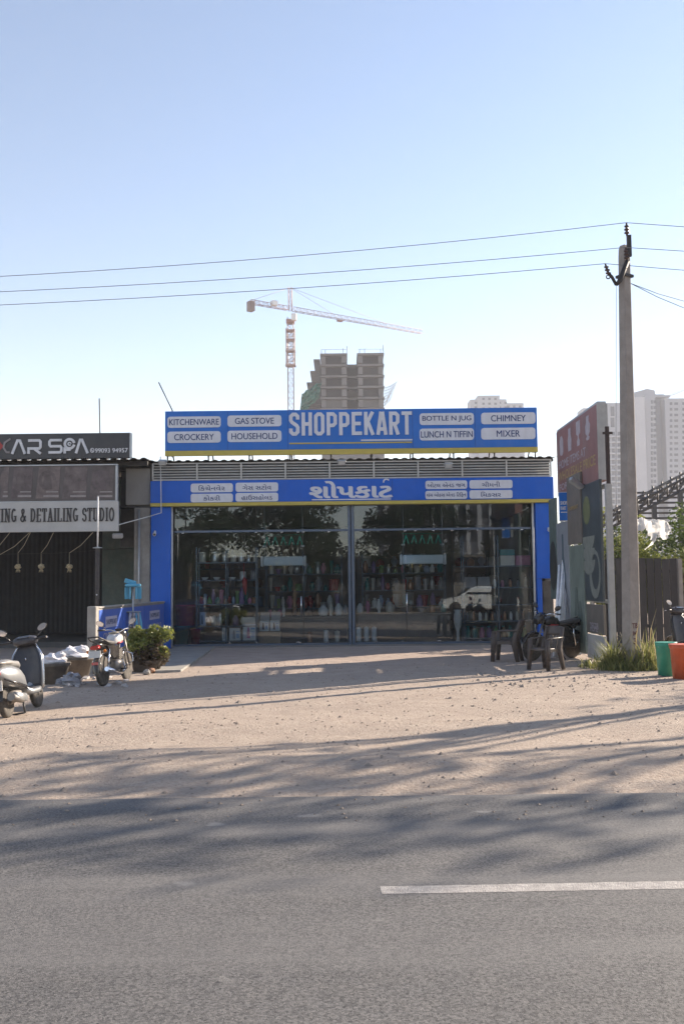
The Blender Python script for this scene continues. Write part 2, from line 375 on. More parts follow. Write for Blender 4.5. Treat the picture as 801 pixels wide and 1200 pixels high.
# ================================================================== SETTING
from mathutils import noise as NZ
def ground_material(name, kind):
    m = bpy.data.materials.new(name); m.use_nodes = True
    n, l = m.node_tree.nodes, m.node_tree.links; b = n['Principled BSDF']
    tc = n.new('ShaderNodeTexCoord')
    def nz(sc, det=6, ro=.6, mp=None):
        q = n.new('ShaderNodeTexNoise'); q.inputs['Scale'].default_value = sc; q.inputs['Detail'].default_value = det; q.inputs['Roughness'].default_value = ro
        if mp:
            mm = n.new('ShaderNodeMapping'); mm.inputs['Scale'].default_value = mp; l.new(tc.outputs['Object'], mm.inputs[0]); l.new(mm.outputs[0], q.inputs['Vector'])
        else: l.new(tc.outputs['Object'], q.inputs['Vector'])
        return q.outputs['Fac']
    def rng(s, a, b_, c, d):
        q = n.new('ShaderNodeMapRange'); q.inputs[1].default_value = a; q.inputs[2].default_value = b_; q.inputs[3].default_value = c; q.inputs[4].default_value = d
        l.new(s, q.inputs[0]); return q.outputs[0]
    def mix(f, a, b_, mode='MIX'):
        q = n.new('ShaderNodeMix'); q.data_type = 'RGBA'; q.blend_type = mode
        if isinstance(f, float): q.inputs[0].default_value = f
        else: l.new(f, q.inputs[0])
        for i, s in ((6, a), (7, b_)):
            if isinstance(s, tuple): q.inputs[i].default_value = (*s, 1)
            else: l.new(s, q.inputs[i])
        return q.outputs[2]
    if kind == 'asphalt':
        big = nz(.5, 5); fine = nz(95, 3, .7); mid = nz(6, 5)
        c = mix(rng(big, .3, .7, 0., 1.), (.094, .0925, .0935), (.128, .1255, .126))
        c = mix(rng(mid, .35, .7, 0., .45), c, (.142, .135, .13))
        vo = n.new('ShaderNodeTexVoronoi'); vo.inputs['Scale'].default_value = 92; l.new(tc.outputs['Object'], vo.inputs['Vector'])
        c = mix(.9, c, mix(rng(vo.outputs['Color'], .0, 1., 0., 1.), (.38, .385, .395), (1.6, 1.57, 1.53)), 'MULTIPLY')
        c = mix(rng(nz(58, 3, .65), .36, .44, .85, 0.), c, (.022, .022, .023))
        streak = nz(1.0, 5, .6, (.12, 1.4, 1))
        c = mix(rng(streak, .45, .72, 0., .6), c, (.178, .172, .168))
        sp = nz(2.6, 2, .4, (1., 1.7, 1.)); c = mix(rng(sp, .70, .76, 0., .38), c, (.36, .345, .325))
        pt = nz(.33, 2, .5, (.6, 1, 1)); c = mix(rng(pt, .66, .675, 0., .35), c, (.075, .07, .068))
        sx = n.new('ShaderNodeSeparateXYZ'); l.new(tc.outputs['Object'], sx.inputs[0])
        ed = n.new('ShaderNodeMath'); ed.operation = 'MULTIPLY_ADD'; l.new(nz(1.6, 8, .7), ed.inputs[0]); ed.inputs[1].default_value = 2.2; l.new(sx.outputs['Y'], ed.inputs[2])
        c = mix(rng(ed.outputs[0], 8.5, 9.2, 0., .12), c, (.28, .235, .2))     # dust blown onto the road margin
        l.new(c, b.inputs['Base Color']); b.inputs['Roughness'].default_value = .78; b.inputs['Specular IOR Level'].default_value = .35
        ad = n.new('ShaderNodeMath'); ad.operation = 'ADD'; l.new(nz(190, 2, .6), ad.inputs[0]); l.new(fine, ad.inputs[1])
        bp = n.new('ShaderNodeBump'); bp.inputs['Strength'].default_value = .4; bp.inputs['Distance'].default_value = .006
        l.new(ad.outputs[0], bp.inputs['Height']); l.new(bp.outputs[0], b.inputs['Normal'])
    else:
        big = nz(.35, 6); mid = nz(2.3, 8, .68); fine = nz(26, 5, .7); gr = nz(120, 2)
        c = mix(rng(big, .35, .66, 0., 1.), (.445, .365, .30), (.365, .30, .25))
        c = mix(rng(mid, .4, .68, 0., .7), c, (.51, .425, .35))
        c = mix(rng(fine, .47, .66, 0., .6), c, (.27, .205, .16))
        c = mix(rng(nz(7, 8, .72), .53, .66, 0., .55), c, (.32, .25, .2))
        st = nz(.9, 6, .7, (.35, 1.2, 1)); c = mix(rng(st, .56, .7, 0., .5), c, (.36, .285, .23))
        if kind == 'dirt':                 # a worn skin of dusty concrete towards the shop
            sx = n.new('ShaderNodeSeparateXYZ'); l.new(tc.outputs['Object'], sx.inputs[0])
            edge = n.new('ShaderNodeMath'); edge.operation = 'MULTIPLY_ADD'; l.new(big, edge.inputs[0]); edge.inputs[1].default_value = 7.; l.new(sx.outputs['Y'], edge.inputs[2])
            c = mix(rng(edge.outputs[0], 21.5, 25.5, 0., .75), c, mix(rng(mid, .35, .7, 0., 1.), (.38, .30, .255), (.5, .405, .345)))
        c = mix(rng(gr, .62, .7, 0., .4), c, (.45, .41, .37))
        l.new(c, b.inputs['Base Color']); b.inputs['Roughness'].default_value = .95; b.inputs['Specular IOR Level'].default_value = .2
        ad = n.new('ShaderNodeMath'); ad.operation = 'ADD'; l.new(fine, ad.inputs[0]); l.new(mid, ad.inputs[1])
        bp = n.new('ShaderNodeBump'); bp.inputs['Strength'].default_value = .8; bp.inputs['Distance'].default_value = .05
        l.new(ad.outputs[0], bp.inputs['Height']); l.new(bp.outputs[0], b.inputs['Normal'])
    return m
ASPHALT = ground_material('asphalt', 'asphalt'); DIRT = ground_material('dirt', 'dirt'); EARTH = ground_material('earth', 'earth')
CONC = M('concrete', (.33, .315, .29), .9, var=.25, scale=3, bump=.35, bscale=40, dust=.5, dcol=(.2, .175, .15))

struct(part('ground', EARTH, None, lambda b: b.add([(-1500, -1500, -.06), (1500, -1500, -.06), (1500, 1500, -.06), (-1500, 1500, -.06)], [(0, 1, 2, 3)])))
struct(part('road', ASPHALT, None, lambda b: b.span((-260, -3.6, -.3), (260, 7.75, 0))))
def hgt(x, y):
    e = min(1, max(0, (y - 7.0 + .3 * NZ.noise((x * .55, 0, 4)) + .18 * NZ.noise((x * 2.3, y, 9)) + .12 * NZ.noise((x * 7, y * 5, 2))) / .9)); e = e * e * (3 - 2 * e)
    v = .018 * NZ.noise((x * .45, y * .45, 3)) + .010 * NZ.noise((x * 1.9, y * 1.9, 8)) + .006 * NZ.noise((x * 6, y * 6, 1))
    rut = .03 * math.sin(y * 2.2 + NZ.noise((x * .3, y * .3, 0)) * 3) * max(0, 1 - abs(y - 9.5) / 3)
    return -.022 + e * (.03 + v + rut) + (1 - e) * .02 * NZ.noise((x * 1.1, y * 2, 5))
def grid(b, x0, x1, y0, y1, st):
    nx = int((x1 - x0) / st) + 1; ny = int((y1 - y0) / st) + 1
    vs = [(x0 + i * st, y0 + j * st, hgt(x0 + i * st, y0 + j * st)) for j in range(ny) for i in range(nx)]
    b.add(vs, [(j * nx + i, j * nx + i + 1, (j + 1) * nx + i + 1, (j + 1) * nx + i) for j in range(ny - 1) for i in range(nx - 1)], True)
struct(part('forecourt', DIRT, None, lambda b: grid(b, -14, 14, 6.6, 30.4, .12)))
MARK = M('road_paint', (.44, .41, .385), .85, var=.35, scale=30, dust=.7, dcol=(.17, .16, .155), bump=.6, bscale=110)
lm0 = G(446, 1043.5); 
def line(b):
    d = Vector((math.cos(R(1.4)), math.sin(R(1.4)), 0)); nn = Vector((-d.y, d.x, 0)) * .066
    o = Vector((lm0.x, lm0.y, .0015)); rg = random.Random(3); vs = []; K = 60
    for i in range(K + 1):
        p = o + d * 3.0 * i / K; vs += [p - nn * (1 + rg.uniform(-.06, .06)), p + nn * (1 + rg.uniform(-.06, .06))]
    b.add(vs, [(2 * i, 2 * i + 2, 2 * i + 3, 2 * i + 1) for i in range(K)])
struct(part('lane_marking', MARK, None, line))
# stones and clods, uncountable
PEB = M('pebble', (.28, .23, .19), .95, var=.5, scale=30)
def pebbles(b, n, x0, x1, y0, y1, s0, s1, seed, zf=None):
    rg = random.Random(seed)
    for _ in range(n):
        x = rg.uniform(x0, x1); y = y0 + (y1 - y0) * rg.random(); s = s0 + (s1 - s0) * rg.random() ** 4
        z = hgt(x, y) if zf is None else zf
        vs = []
        for sx, sy, sz in ((1, 0, 0), (-1, 0, 0), (0, 1, 0), (0, -1, 0), (0, 0, 1), (0, 0, -.6)):
            vs.append((x + sx * s * rg.uniform(.7, 1.3), y + sy * s * rg.uniform(.7, 1.3), z + sz * s * rg.uniform(.5, .9)))
        b.add(vs, [(0, 2, 4), (2, 1, 4), (1, 3, 4), (3, 0, 4), (2, 0, 5), (1, 2, 5), (3, 1, 5), (0, 3, 5)])
def allpeb(b):
    pebbles(b, 4200, -6, 6.5, 7.5, 16, .003, .024, 1); pebbles(b, 1300, -6.5, 8, 15, 21, .004, .034, 2)
    pebbles(b, 260, -5.5, 6, 7.8, 15, .012, .045, 14); pebbles(b, 500, 2.2, 7, 15.5, 18.2, .01, .055, 4); pebbles(b, 420, -5, 6, 6.9, 7.7, .004, .02, 5, .002)
stuff(part('gravel', PEB, None, allpeb), 'loose stones and clods strewn over the dirt lot', 'gravel')
ap = [G(*q) for q in ((182, 789), (212, 788), (252, 760), (203, 760))]
def apron(b):
    o = [(p.x, p.y) for p in ap]; b.prism(o, -.1, .05, 'xy')
struct(part('ramp', CONC, None, apron))

# ================================================================== THE SHOP
YF = 26.7
def px2m(n, Y): return n * Y / FPX
def rect(x0, y0, x1, y1, Y):
    c = P((x0 + x1) / 2, (y0 + y1) / 2, Y); w = px2m(x1 - x0, Y); h = px2m(y1 - y0, Y)
    return c.x - w / 2, c.z - h / 2, w, h
def Xp(px, Y=YF, py=650): return P(px, py, Y).x
def Zp(py, Y=YF, px=400): return P(px, py, Y).z
BLUE = M('blue_panel', (.006, .11, .54), .5, spec=.3, var=.07, scale=3, dust=.07, dcol=(.22, .24, .28), bump=.02, streak=True)
BLUE_UP = M('blue_vinyl', (.014, .15, .54), .5, spec=.3, var=.08, scale=2, streak=True, dust=.1, dcol=(.32, .32, .32))
YEL = M('yellow_vinyl', (.50, .40, .06), .5, var=.1, dust=.2)
WHITE = M('white_vinyl', (.66, .68, .74), .5, var=.08, dust=.22, streak=True)
INK = M('navy_print', (.02, .045, .16), .6)
STEEL = M('galvanised_steel', (.42, .43, .44), .45, .7, var=.15)
ALU = M('bluegrey_aluminium', (.10, .14, .20), .4, .5, var=.1, dust=.15)
BLACK = M('black_paint', (.02, .02, .022), .5, dust=.25, dcol=(.16, .14, .12))
DARK = M('dark_interior', (.10, .10, .10), .9)
SLATW = M('slat_white', (.55, .55, .52), .6, var=.15, dust=.4)
ROOFM = M('roof_sheet', (.12, .115, .11), .6, .3, var=.3, dust=.5)
xL, xR = Xp(178), Xp(648)
zFasB, zFasT = Zp(592), Zp(562.5); zLouT = Zp(541); zRoof = Zp(539)
DEEP = 37.0
shop = thing('shop_building', 'single storey household goods shop with blue fascia and wide glass front', 'shop', (0, YF, 0))
def sp(name, mat, *fn, parent=None):
    o = part(name, mat, parent or shop, *fn)
    if parent is None: o.location = (0, -YF, 0)
    return o
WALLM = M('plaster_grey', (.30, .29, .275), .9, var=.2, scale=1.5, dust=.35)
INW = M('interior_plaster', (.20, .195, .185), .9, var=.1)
FLOORM = M('shop_floor_tile', (.2, .19, .18), .35, var=.12)
sp('floor', FLOORM, lambda b: b.span((xL, YF - .12, -.2), (xR, DEEP, .05)))
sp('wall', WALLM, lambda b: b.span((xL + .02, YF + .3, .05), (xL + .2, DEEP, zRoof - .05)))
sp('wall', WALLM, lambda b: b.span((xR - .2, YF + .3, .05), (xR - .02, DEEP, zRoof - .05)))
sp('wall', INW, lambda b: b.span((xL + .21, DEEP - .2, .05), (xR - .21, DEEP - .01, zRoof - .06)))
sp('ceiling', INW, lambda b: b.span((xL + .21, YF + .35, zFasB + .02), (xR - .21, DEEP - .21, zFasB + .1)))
def corr(b, x0, x1, y0, y1, z0, z1, amp=.03, pitch=.2):
    n = int((x1 - x0) / pitch * 4); vs = []
    for i in range(n + 1):
        x = x0 + (x1 - x0) * i / n; a = amp * (0, 1, 1, 0)[i % 4]
        vs += [(x, y0, z0 + a), (x, y1, z1 + a), (x, y0, z0 + a - .012), (x, y1, z1 + a - .012)]
    fs = []
    for i in range(n):
        a, c = 4 * i, 4 * i + 4
        fs += [(a, c, c + 1, a + 1), (a + 2, a + 3, c + 3, c + 2), (a, a + 2, c + 2, c)]
    b.add(vs, fs)
sp('roof', ROOFM, lambda b: corr(b, xL - .05, xR + .1, YF - .28, DEEP + .1, zRoof - .02, zRoof + .45, .03, .24))
sp('eave_beam', BLACK, lambda b: b.span((xL, YF - .06, zRoof - .1), (xR + .05, YF + .1, zRoof - .03)))
# blue columns
sp('column', BLUE, lambda b: b.span((xL, YF - .16, .0), (Xp(201.5), YF + .25, zFasB - .004), .01))
sp('column', BLUE, lambda b: b.span((Xp(627), YF - .16, Zp(678, px=636)), (Xp(646.5), YF + .25, zFasB - .004), .01))
sp('column_base', BLUE, lambda b: b.span((Xp(627), YF - .14, .0), (Xp(632.5), YF + .2, Zp(678, px=636) - .003)))
sp('meter_box', M('meter_box', (.10, .085, .07), .8, dust=.3), lambda b: b.span((Xp(633), YF - .05, .6), (Xp(646), YF + .2, Zp(681, px=636))), lambda b: b.span((Xp(634.5), YF - .08, Zp(705, px=636)), (Xp(638), YF - .05, Zp(690, px=636))))
# fascia
fas = sp('fascia', BLUE, lambda b: b.span((xL, YF - .24, Zp(588)), (xR, YF + .02, zFasT), .008))
part('stripe', YEL, fas, lambda b: b.span((xL, YF - .243, zFasB), (xR, YF + .02, Zp(588) - .003)))
def plate(parent, px, body, Y, mat=WHITE, tm=INK, pad=(.07, .24), bold=.012, kern=None, ch=None):
    x, z, w, h = rect(*px, Y); c = h * .22
    pl = part('name_plate', mat, parent, lambda b: b.prism([(x + c, z), (x + w - c, z), (x + w - c * .3, z + c * .3), (x + w, z + c), (x + w, z + h - c), (x + w - c * .3, z + h - c * .3), (x + w - c, z + h), (x + c, z + h), (x + c * .3, z + h - c * .3), (x, z + h - c), (x, z + c), (x + c * .3, z + c * .3)], Y - .012, Y + .004))
    tw = w * (1 - 2 * pad[0]) if ch is None else ch * w
    text(body, tm, pl, x + (w - tw) / 2, z + h * pad[1], tw, h * (1 - 2 * pad[1]), Y - .0145, bold, kern)
    return pl
YB = YF - .245
GUJ = [((223.5, 566.5, 273, 577), '\u0abfકચેનવેર', .62, None), ((223.5, 578.5, 273, 588.6), 'કોકરી', .4, None),
       ((276, 565.5, 326, 576.2), 'ગેસ સટોવ', .68, {4: -.16}), ((276, 577.5, 326, 587.8), 'હાઉસહોલડ', .72, {6: -.12}),
       ((498, 563.2, 547, 573), 'બોટલ એનડ જગ', .9, {6: -.12}), ((498, 575, 547, 584.8), 'લંચ બોકસ એનડ \u0abfટ\u0abfફન', .94, {6: -.1, 10: -.12}),
       ((549.5, 562.5, 600, 572.4), 'ચીમની', .42, None), ((549.5, 574.3, 600, 584.2), '\u0abfમકસર', .46, {2: -.1})]
for px, body, ch, kr in GUJ: plate(fas, px, body, YB, pad=(.05, .2), bold=.012, ch=ch, kern=kr)
x, z, w, h = rect(363, 562.8, 459, 583.4, YB)
text('શોપકાટ', WHITE, fas, x, z, w, h * .95, YB - .004, .05)
hk = rect(448, 560.8, 458, 568, YB)
part('lettering', WHITE, fas, lambda b: b.ribbon(arc(hk[0] + hk[2] * .45, hk[1] + hk[3] * .5, hk[2] * .34, hk[3] * .4, 200, 30), .035, YB - .006, YB))
x, z, w, h = rect(365, 584.6, 458, 585.8, YB)
part('underline', WHITE, fas, lambda b: b.span((x, YB - .005, z), (x + w, YB + .004, z + h)))
SEAM = M('panel_seam', (.006, .05, .22), .6)
for f in (.2, .4, .6, .8): part('seam', SEAM, fas, lambda b: b.span((xL + (xR - xL) * f - .004, YB - .002, Zp(588)), (xL + (xR - xL) * f + .004, YB + .003, zFasT - .01)))
# louvre: slats one by one in a frame
lou = sp('louvre', SLATW, lambda b: [b.span((xL + .04, YF - .2, q - .018), (xR - .04, YF - .16, q + .018)) for q in (zFasT + .03, zLouT - .03)])
nsl = 5
for i in range(nsl):
    q = zFasT + .03 + (zLouT - zFasT - .06) * (i + 1) / (nsl + 1)
    part('slat', SLATW, lou, lambda b: b.box(((xL + xR) / 2, YF - .17, q), (xR - xL - .1, .05, .022), (.5, 0, 0)))
for i in range(10):
    x = xL + .06 + (xR - xL - .12) * i / 9
    part('upright', SLATW, lou, lambda b: b.span((x - .022, YF - .225, zFasT + .045), (x + .022, YF - .205, zLouT - .045)))
sp('louvre_backing', DARK, lambda b: b.span((xL + .03, YF + .1, zFasT - .1), (xR - .03, YF + .14, zLouT)))
# glass front
GLASS = glass_mat('shopfront_glass', (.78, .86, .9), 1.5, 2.5)
yG = YF + .03; zT0, zT1 = Zp(622.5), Zp(619.8); zG0 = .1; zG1 = zFasB + .02
xa = {p: Xp(p) for p in (204, 300, 355, 408, 415, 475, 530, 622)}
for a, c in ((204, 300), (300, 355), (355, 408), (415, 475), (475, 530), (530, 622)):
    sp('glass_pane', GLASS, lambda b: b.add([(xa[a] + .012, yG, zG0), (xa[c] - .012, yG, zG0), (xa[c] - .012, yG, zT0), (xa[a] + .012, yG, zT0)], [(0, 1, 2, 3)]))
for a, c in ((204, 300), (300, 408), (415, 530), (530, 622)):
    sp('glass_pane', GLASS, lambda b: b.add([(xa[a] + .006, yG, zT1), (xa[c] - .006, yG, zT1), (xa[c] - .006, yG, zG1), (xa[a] + .006, yG, zG1)], [(0, 1, 2, 3)]))
sp('transom', ALU, lambda b: b.span((xa[204], yG - .03, zT0), (xa[408], yG + .03, zT1), .006))
sp('transom', ALU, lambda b: b.span((xa[415], yG - .03, zT0), (xa[622], yG + .03, zT1), .006))
sp('mullion', ALU, lambda b: b.span((Xp(407.6), yG - .06, .05), (Xp(410.7), yG + .06, zG1), .008))
sp('mullion', ALU, lambda b: b.span((Xp(411.6), yG - .06, .05), (Xp(415), yG + .06, zG1), .008))
sp('sill_rail', ALU, lambda b: b.span((xa[204], yG - .04, .05), (Xp(407.5), yG + .04, zG0), .005))
sp('sill_rail', ALU, lambda b: b.span((Xp(415.1), yG - .04, .05), (xa[622], yG + .04, zG0), .005))
for p in (202.3, 624): sp('downpipe', SLATW, lambda b: b.tube([(Xp(p), YF - .1, .02), (Xp(p), YF - .1, zFasB)], .03, 8))
PATCH = M('patch_steel', (.55, .56, .58), .25, .9)
for p in (214, 300, 330, 349, 355, 385, 430, 475, 487, 508, 530, 560, 590, 612):
    sp('patch_fitting', PATCH, lambda b: b.box((Xp(p), yG - .012, zT0 - .0), (.07, .03, .05), None, .008))
for p in (269, 300, 349, 383, 439, 470, 512, 560): sp('floor_fitting', PATCH, lambda b: b.box((Xp(p), yG - .05, zG0 + .02), (.12 if p in (349, 512) else .05, .03, .04), None, .008))
for p, a, c in ((352.5, 721, 698), (475.5, 720, 696.5)):
    sp('door_handle', PATCH, lambda b: b.tube([(Xp(p), yG - .07, Zp(a)), (Xp(p), yG - .07, Zp(c))], .016, 8), lambda b: b.tube([(Xp(p), yG - .07, Zp(a) + .06), (Xp(p), yG, Zp(a) + .06)], .01, 6), lambda b: b.tube([(Xp(p), yG - .07, Zp(c) - .06), (Xp(p), yG, Zp(c) - .06)], .01, 6))

# rooftop signboard
YS = YF - .35
x0, z0, w, h = rect(191.5, 479.2, 631, 532.4, YS); zy = z0 + px2m(6, YS)
sign = thing('rooftop_signboard', 'long blue SHOPPEKART signboard with white plates standing on the shop roof', 'signboard', (0, YS, z0))
def sg(name, mat, *fn, parent=None):
    o = part(name, mat, parent or sign, *fn)
    if parent is None: o.location = (0, -YS, -z0)
    return o
panel = sg('panel', BLUE_UP, lambda b: b.span((x0, YS, zy + .003), (x0 + w, YS + .12, z0 + h), .006))
sg('stripe', YEL, lambda b: b.span((x0, YS - .003, z0), (x0 + w, YS + .12, zy)))
sg('back_frame', BLACK, lambda b: [b.span((x0 + .1 + i * (w - .2) / 9 - .025, YS + .125, z0), (x0 + .1 + i * (w - .2) / 9 + .025, YS + .17, z0 + h - .02)) for i in range(10)])
for i in range(10):
    xx = x0 + .06 + (w - .12) * i / 9
    sg('support', BLACK, lambda b: b.tube([(xx, YS + .06, zRoof - .05), (xx, YS + .06, z0)], .022, 6), lambda b: b.tube([(xx, YS + .15, z0 + h * .6), (xx, YS + 1.1, zRoof + .1)], .02, 6))
YP = YS - .002
for px, body, ch in (((196, 488, 259, 501.2), 'KITCHENWARE', .93), ((196, 505.5, 259, 519), 'CROCKERY', .74), ((266.3, 486.6, 330, 500), 'GAS STOVE', .72), ((266.3, 504.4, 330, 518), 'HOUSEHOLD', .85),
                 ((491, 484, 555, 498), 'BOTTLE N JUG', .9), ((491, 502, 555, 516), 'LUNCH N TIFFIN', .95), ((563, 483.3, 627, 497), 'CHIMNEY', .64), ((563, 501.2, 627, 515), 'MIXER', .43)):
    plate(panel, px, body, YP, ch=ch, pad=(.05, .23), bold=.014)
x, z, w2, h2 = rect(338, 482.7, 483, 510.2, YP); cell = .445; n = 10
gp = (w2 / h2 - n * cell) / (n - 1)
part('lettering', WHITE, panel, lambda b: stroke_letters('SHOPPEKART', b, x, z, h2, cell, gp, .15, YP - .02, YP))
for a, c, q, mt in ((338.5, 483, 519, YEL), (422.5, 483, 515.6, WHITE)):
    x, z, w2, h2 = rect(a, q - .8, c, q + .8, YP); part('underline', mt, panel, lambda b: b.span((x, YP - .01, z), (x + w2, YP + .003, z + h2)))
for f in (.168, .33, .665, .833): part('seam', SEAM, panel, lambda b: b.span((x0 + w * f - .004, YP - .001, zy + .02), (x0 + w * f + .004, YP + .004, z0 + h - .02)))
# floodlights on the eave
for i, (p, q) in enumerate(((190.5, 542), (400, 541.5), (525, 545))):
    c = P(p, q, YF - .5)
    t = thing('floodlight', ('grey floodlight on the eave above the left blue column', 'grey floodlight on the eave under the middle of the signboard', 'grey floodlight on the louvre right of the middle')[i], 'floodlight', c, 0, 'floodlights along the shop eave')
    part('housing', STEEL, t, lambda b: b.box((0, 0, 0), (.2, .1, .14), (.5, 0, 0), .01)); part('lens', M('lamp_glass', (.5, .5, .48), .15), t, lambda b: b.box((0, -.048, -.026), (.16, .012, .1), (.5, 0, 0)))
    part('bracket', STEEL, t, lambda b: b.tube([(-.11, 0, 0), (-.11, .1, .06), (.11, .1, .06), (.11, 0, 0)], .01, 6), lambda b: b.tube([(0, .1, .06), (0, .26, .02)], .012, 6))
CAMW = M('camera_white', (.7, .7, .7), .4)
for p, q, lb in ((181.5, 625, 'white security camera on the left blue column'), (642.5, 621, 'white security camera on the right blue column')):
    c = P(p, q, YF - .2); t = thing('security_camera', lb, 'camera', c, 0, 'security cameras on the blue columns')
    part('housing', CAMW, t, lambda b: b.tube([(0, 0, 0), (.02, -.16, -.04)], .045, 10)); part('mount', CAMW, t, lambda b: b.tube([(0, 0, 0), (0, .04, .06)], .03, 8)); part('lens', BLACK, t, lambda b: b.tube([(.0195, -.158, -.0395), (.0205, -.166, -.041)], .03, 10))
pts = [P(188, 535, YF - .4), P(188.5, 560, YF - .4), P(189, 601, YF - .35), P(172, 606, YF - .6), P(139, 615, 25.2)]
tag(part('white_cable', M('white_cable', (.6, .6, .58), .5), None, lambda b: b.tube(pts, .014, 6)), 'white cable dropping from the roof to the detailing sign', 'cable')
for pa, pb, lb in (((202, 481), (186, 448), 'thin leaning rod on the roof behind the blue signboard'), ((118, 545), (116.5, 467), 'thin upright rod rising behind the black signboard')):
    tag(part('aerial_rod', BLACK, None, lambda b: b.tube([P(*pa, YF + .4), P(*pb, YF + .4)], .017, 6), lambda b: b.tube([P(*pa, YF + .4) + Vector((0, 0, -1.3 if pa[0] > 150 else -.1)), P(*pa, YF + .4)], .02, 6)), lb, 'rod')

# ------------------------------------------------------------------ inside the shop
TUBE = M('tube_light', (.9, .9, .9), .3, emit=(.95, .98, 1), estr=26)
for i, (p, q) in enumerate(((360, 598), (480, 596.5))):
    c = P(p, q, 29.5); t = thing('tube_light', ('lit tube light inside left of the central mullion', 'lit tube light inside right of the central mullion')[i], 'tube light', c, 0, 'lit tube lights in the shop')
    part('tube', TUBE, t, lambda b: b.tube([(-.55, 0, 0), (.55, 0, 0)], .02, 8)); part('batten', CAMW, t, lambda b: b.span((-.6, -.03, .025), (.6, .03, max(.06, zFasB + .018 - c.z))))
AIRC = M('air_curtain_white', (.62, .70, .74), .25, var=.05)
for i, (a, c, q, r) in enumerate(((307, 357, 652, 663), (470, 521, 650, 661))):
    yy = YF + .3; xx0, zz0, ww, hh = rect(a, q, c, r, yy)
    t = thing('air_curtain', ('white air curtain hanging behind the left glass doors', 'white air curtain hanging behind the right glass doors')[i], 'air curtain', (xx0, yy, zz0), 0, 'air curtains over the doors')
    part('casing', AIRC, t, lambda b: b.box((ww / 2, .1, hh / 2), (ww - .08, .2, hh), None, .03))
    for s in (0, ww): part('end_cap', CAMW, t, lambda b: b.box((s, .1, hh / 2), (.075, .22, hh + .03), None, .02))
    for s in (.06, ww - .06): part('hanger', STEEL, t, lambda b: b.tube([(s, .1, hh), (s, .1, zFasB + .02 - zz0)], .012, 6), lambda b: b.box((s, .1, hh + .28), (.1, .05, .05)))
    part('grille', BLACK, t, lambda b: [b.box((.1 + k * (ww - .2) / 14, .1, -.004), (.03, .16, .012)) for k in range(15)])
GAR = M('green_garland', (.03, .33, .22), .6)
for i, (a, c) in enumerate(((308, 356), (471, 518))):
    yy = YF + .22; k = 5; w_ = Xp(c, yy) - Xp(a, yy); tp = Zp(627, yy) + .02; q = []
    def zig(b):
        b.tube([(Xp(a, yy), yy, tp), (Xp(c, yy), yy, tp)], .008, 5)
        for j in range(k):
            xx = Xp(a, yy) + w_ * (j + .5) / k
            b.prism([(xx - .09, tp - .28), (xx - .02, tp - .04), (xx + .02, tp - .04), (xx + .09, tp - .28), (xx + .055, tp - .28), (xx, tp - .12), (xx - .055, tp - .28)], yy - .006, yy + .006)
    tag(part('garland', GAR, None, zig), ('green zigzag bunting above the left air curtain', 'green zigzag bunting above the right air curtain')[i], 'garland', 'green bunting over the doors')

RACK = M('rack_steel', (.13, .16, .19), .45, .5)
WOOD = M('counter_wood', (.14, .115, .095), .5, var=.25, scale=4)
def rack(name, label, xs, y0, y1, shelves, top, mat=RACK):
    t = thing(name, label, 'rack', (min(xs), y0, .05))
    o = Vector(t.location)
    for x in xs:
        for y in (y0, y1): part('upright', mat, t, lambda b: b.span(Vector((x - .018, y - .018, .05)) - o, Vector((x + .018, y + .018, top)) - o))
    for z in shelves: part('shelf', mat, t, lambda b: b.span(Vector((min(xs) + .02, y0 - .02, z - .03)) - o, Vector((max(xs) - .02, y1 + .02, z)) - o))
    return t
yA0, yA1 = 27.25, 27.75; yA = 27.5
shA = [Zp(q, yA) for q in (752.0, 731.5, 706, 678, 657.5)]
shA[0] = .16
rack('shelf_rack', 'dark metal shelf rack with canisters behind the left glass pane', [Xp(p, yA) for p in (232, 266, 301)], yA0, yA1, shA, Zp(640, yA))
yD = 27.6; shD = [.16] + [Zp(q, yD, 580) for q in (727, 708, 688, 663)]
rack('shelf_rack', 'dark metal shelf rack with bottles behind the right glass pane', [Xp(p, yD) for p in (541, 581, 622)], 27.35, 27.85, shD, Zp(630, yD))
def table(label, a, c, topy, y0, y1):
    zt = Zp(topy, y0); x0_, x1_ = Xp(a, y0), Xp(c, y0)
    t = thing('display_counter', label, 'counter', (x0_, y0, .05)); ww = x1_ - x0_; zt -= .05
    part('top', WOOD, t, lambda b: b.box((ww / 2, (y1 - y0) / 2, zt - .03), (ww, y1 - y0, .06), None, .008))
    part('front_panel', WOOD, t, lambda b: b.span((.05, .06, .06), (ww - .05, .09, zt - .06)))
    for s in (.04, ww - .04):
        part('side_panel', WOOD, t, lambda b: b.span((s - .02, .04, 0), (s + .02, y1 - y0 - .03, zt - .06)))
    return zt + .05
zB = table('wooden display counter behind the left glass doors', 305, 407, 722, 28.6, 29.5)
zC = table('wooden display counter behind the right glass doors', 418, 528, 719, 28.9, 29.8)
PAL = {'steel': M('canister_steel', (.60, .60, .58), .3, .75), 'cream': M('cream_ceramic', (.62, .57, .48), .4), 'white': M('white_ceramic', (.72, .72, .70), .35), 'red': M('red_plastic', (.36, .03, .035), .45),
       'teal': M('teal_plastic', (.02, .20, .19), .45), 'pink': M('pink_plastic', (.55, .2, .32), .45), 'copper': M('copper_metal', (.52, .28, .17), .35, .6), 'grey': M('grey_plastic', (.3, .3, .31), .5), 'blue': M('blue_carton', (.32, .42, .58), .6),
       'green': M('green_plastic', (.16, .3, .1), .45), 'brown': M('brown_carton', (.36, .26, .17), .7), 'purple': M('purple_plastic', (.26, .17, .36), .5), 'black': M('black_enamel', (.03, .03, .035), .3)}
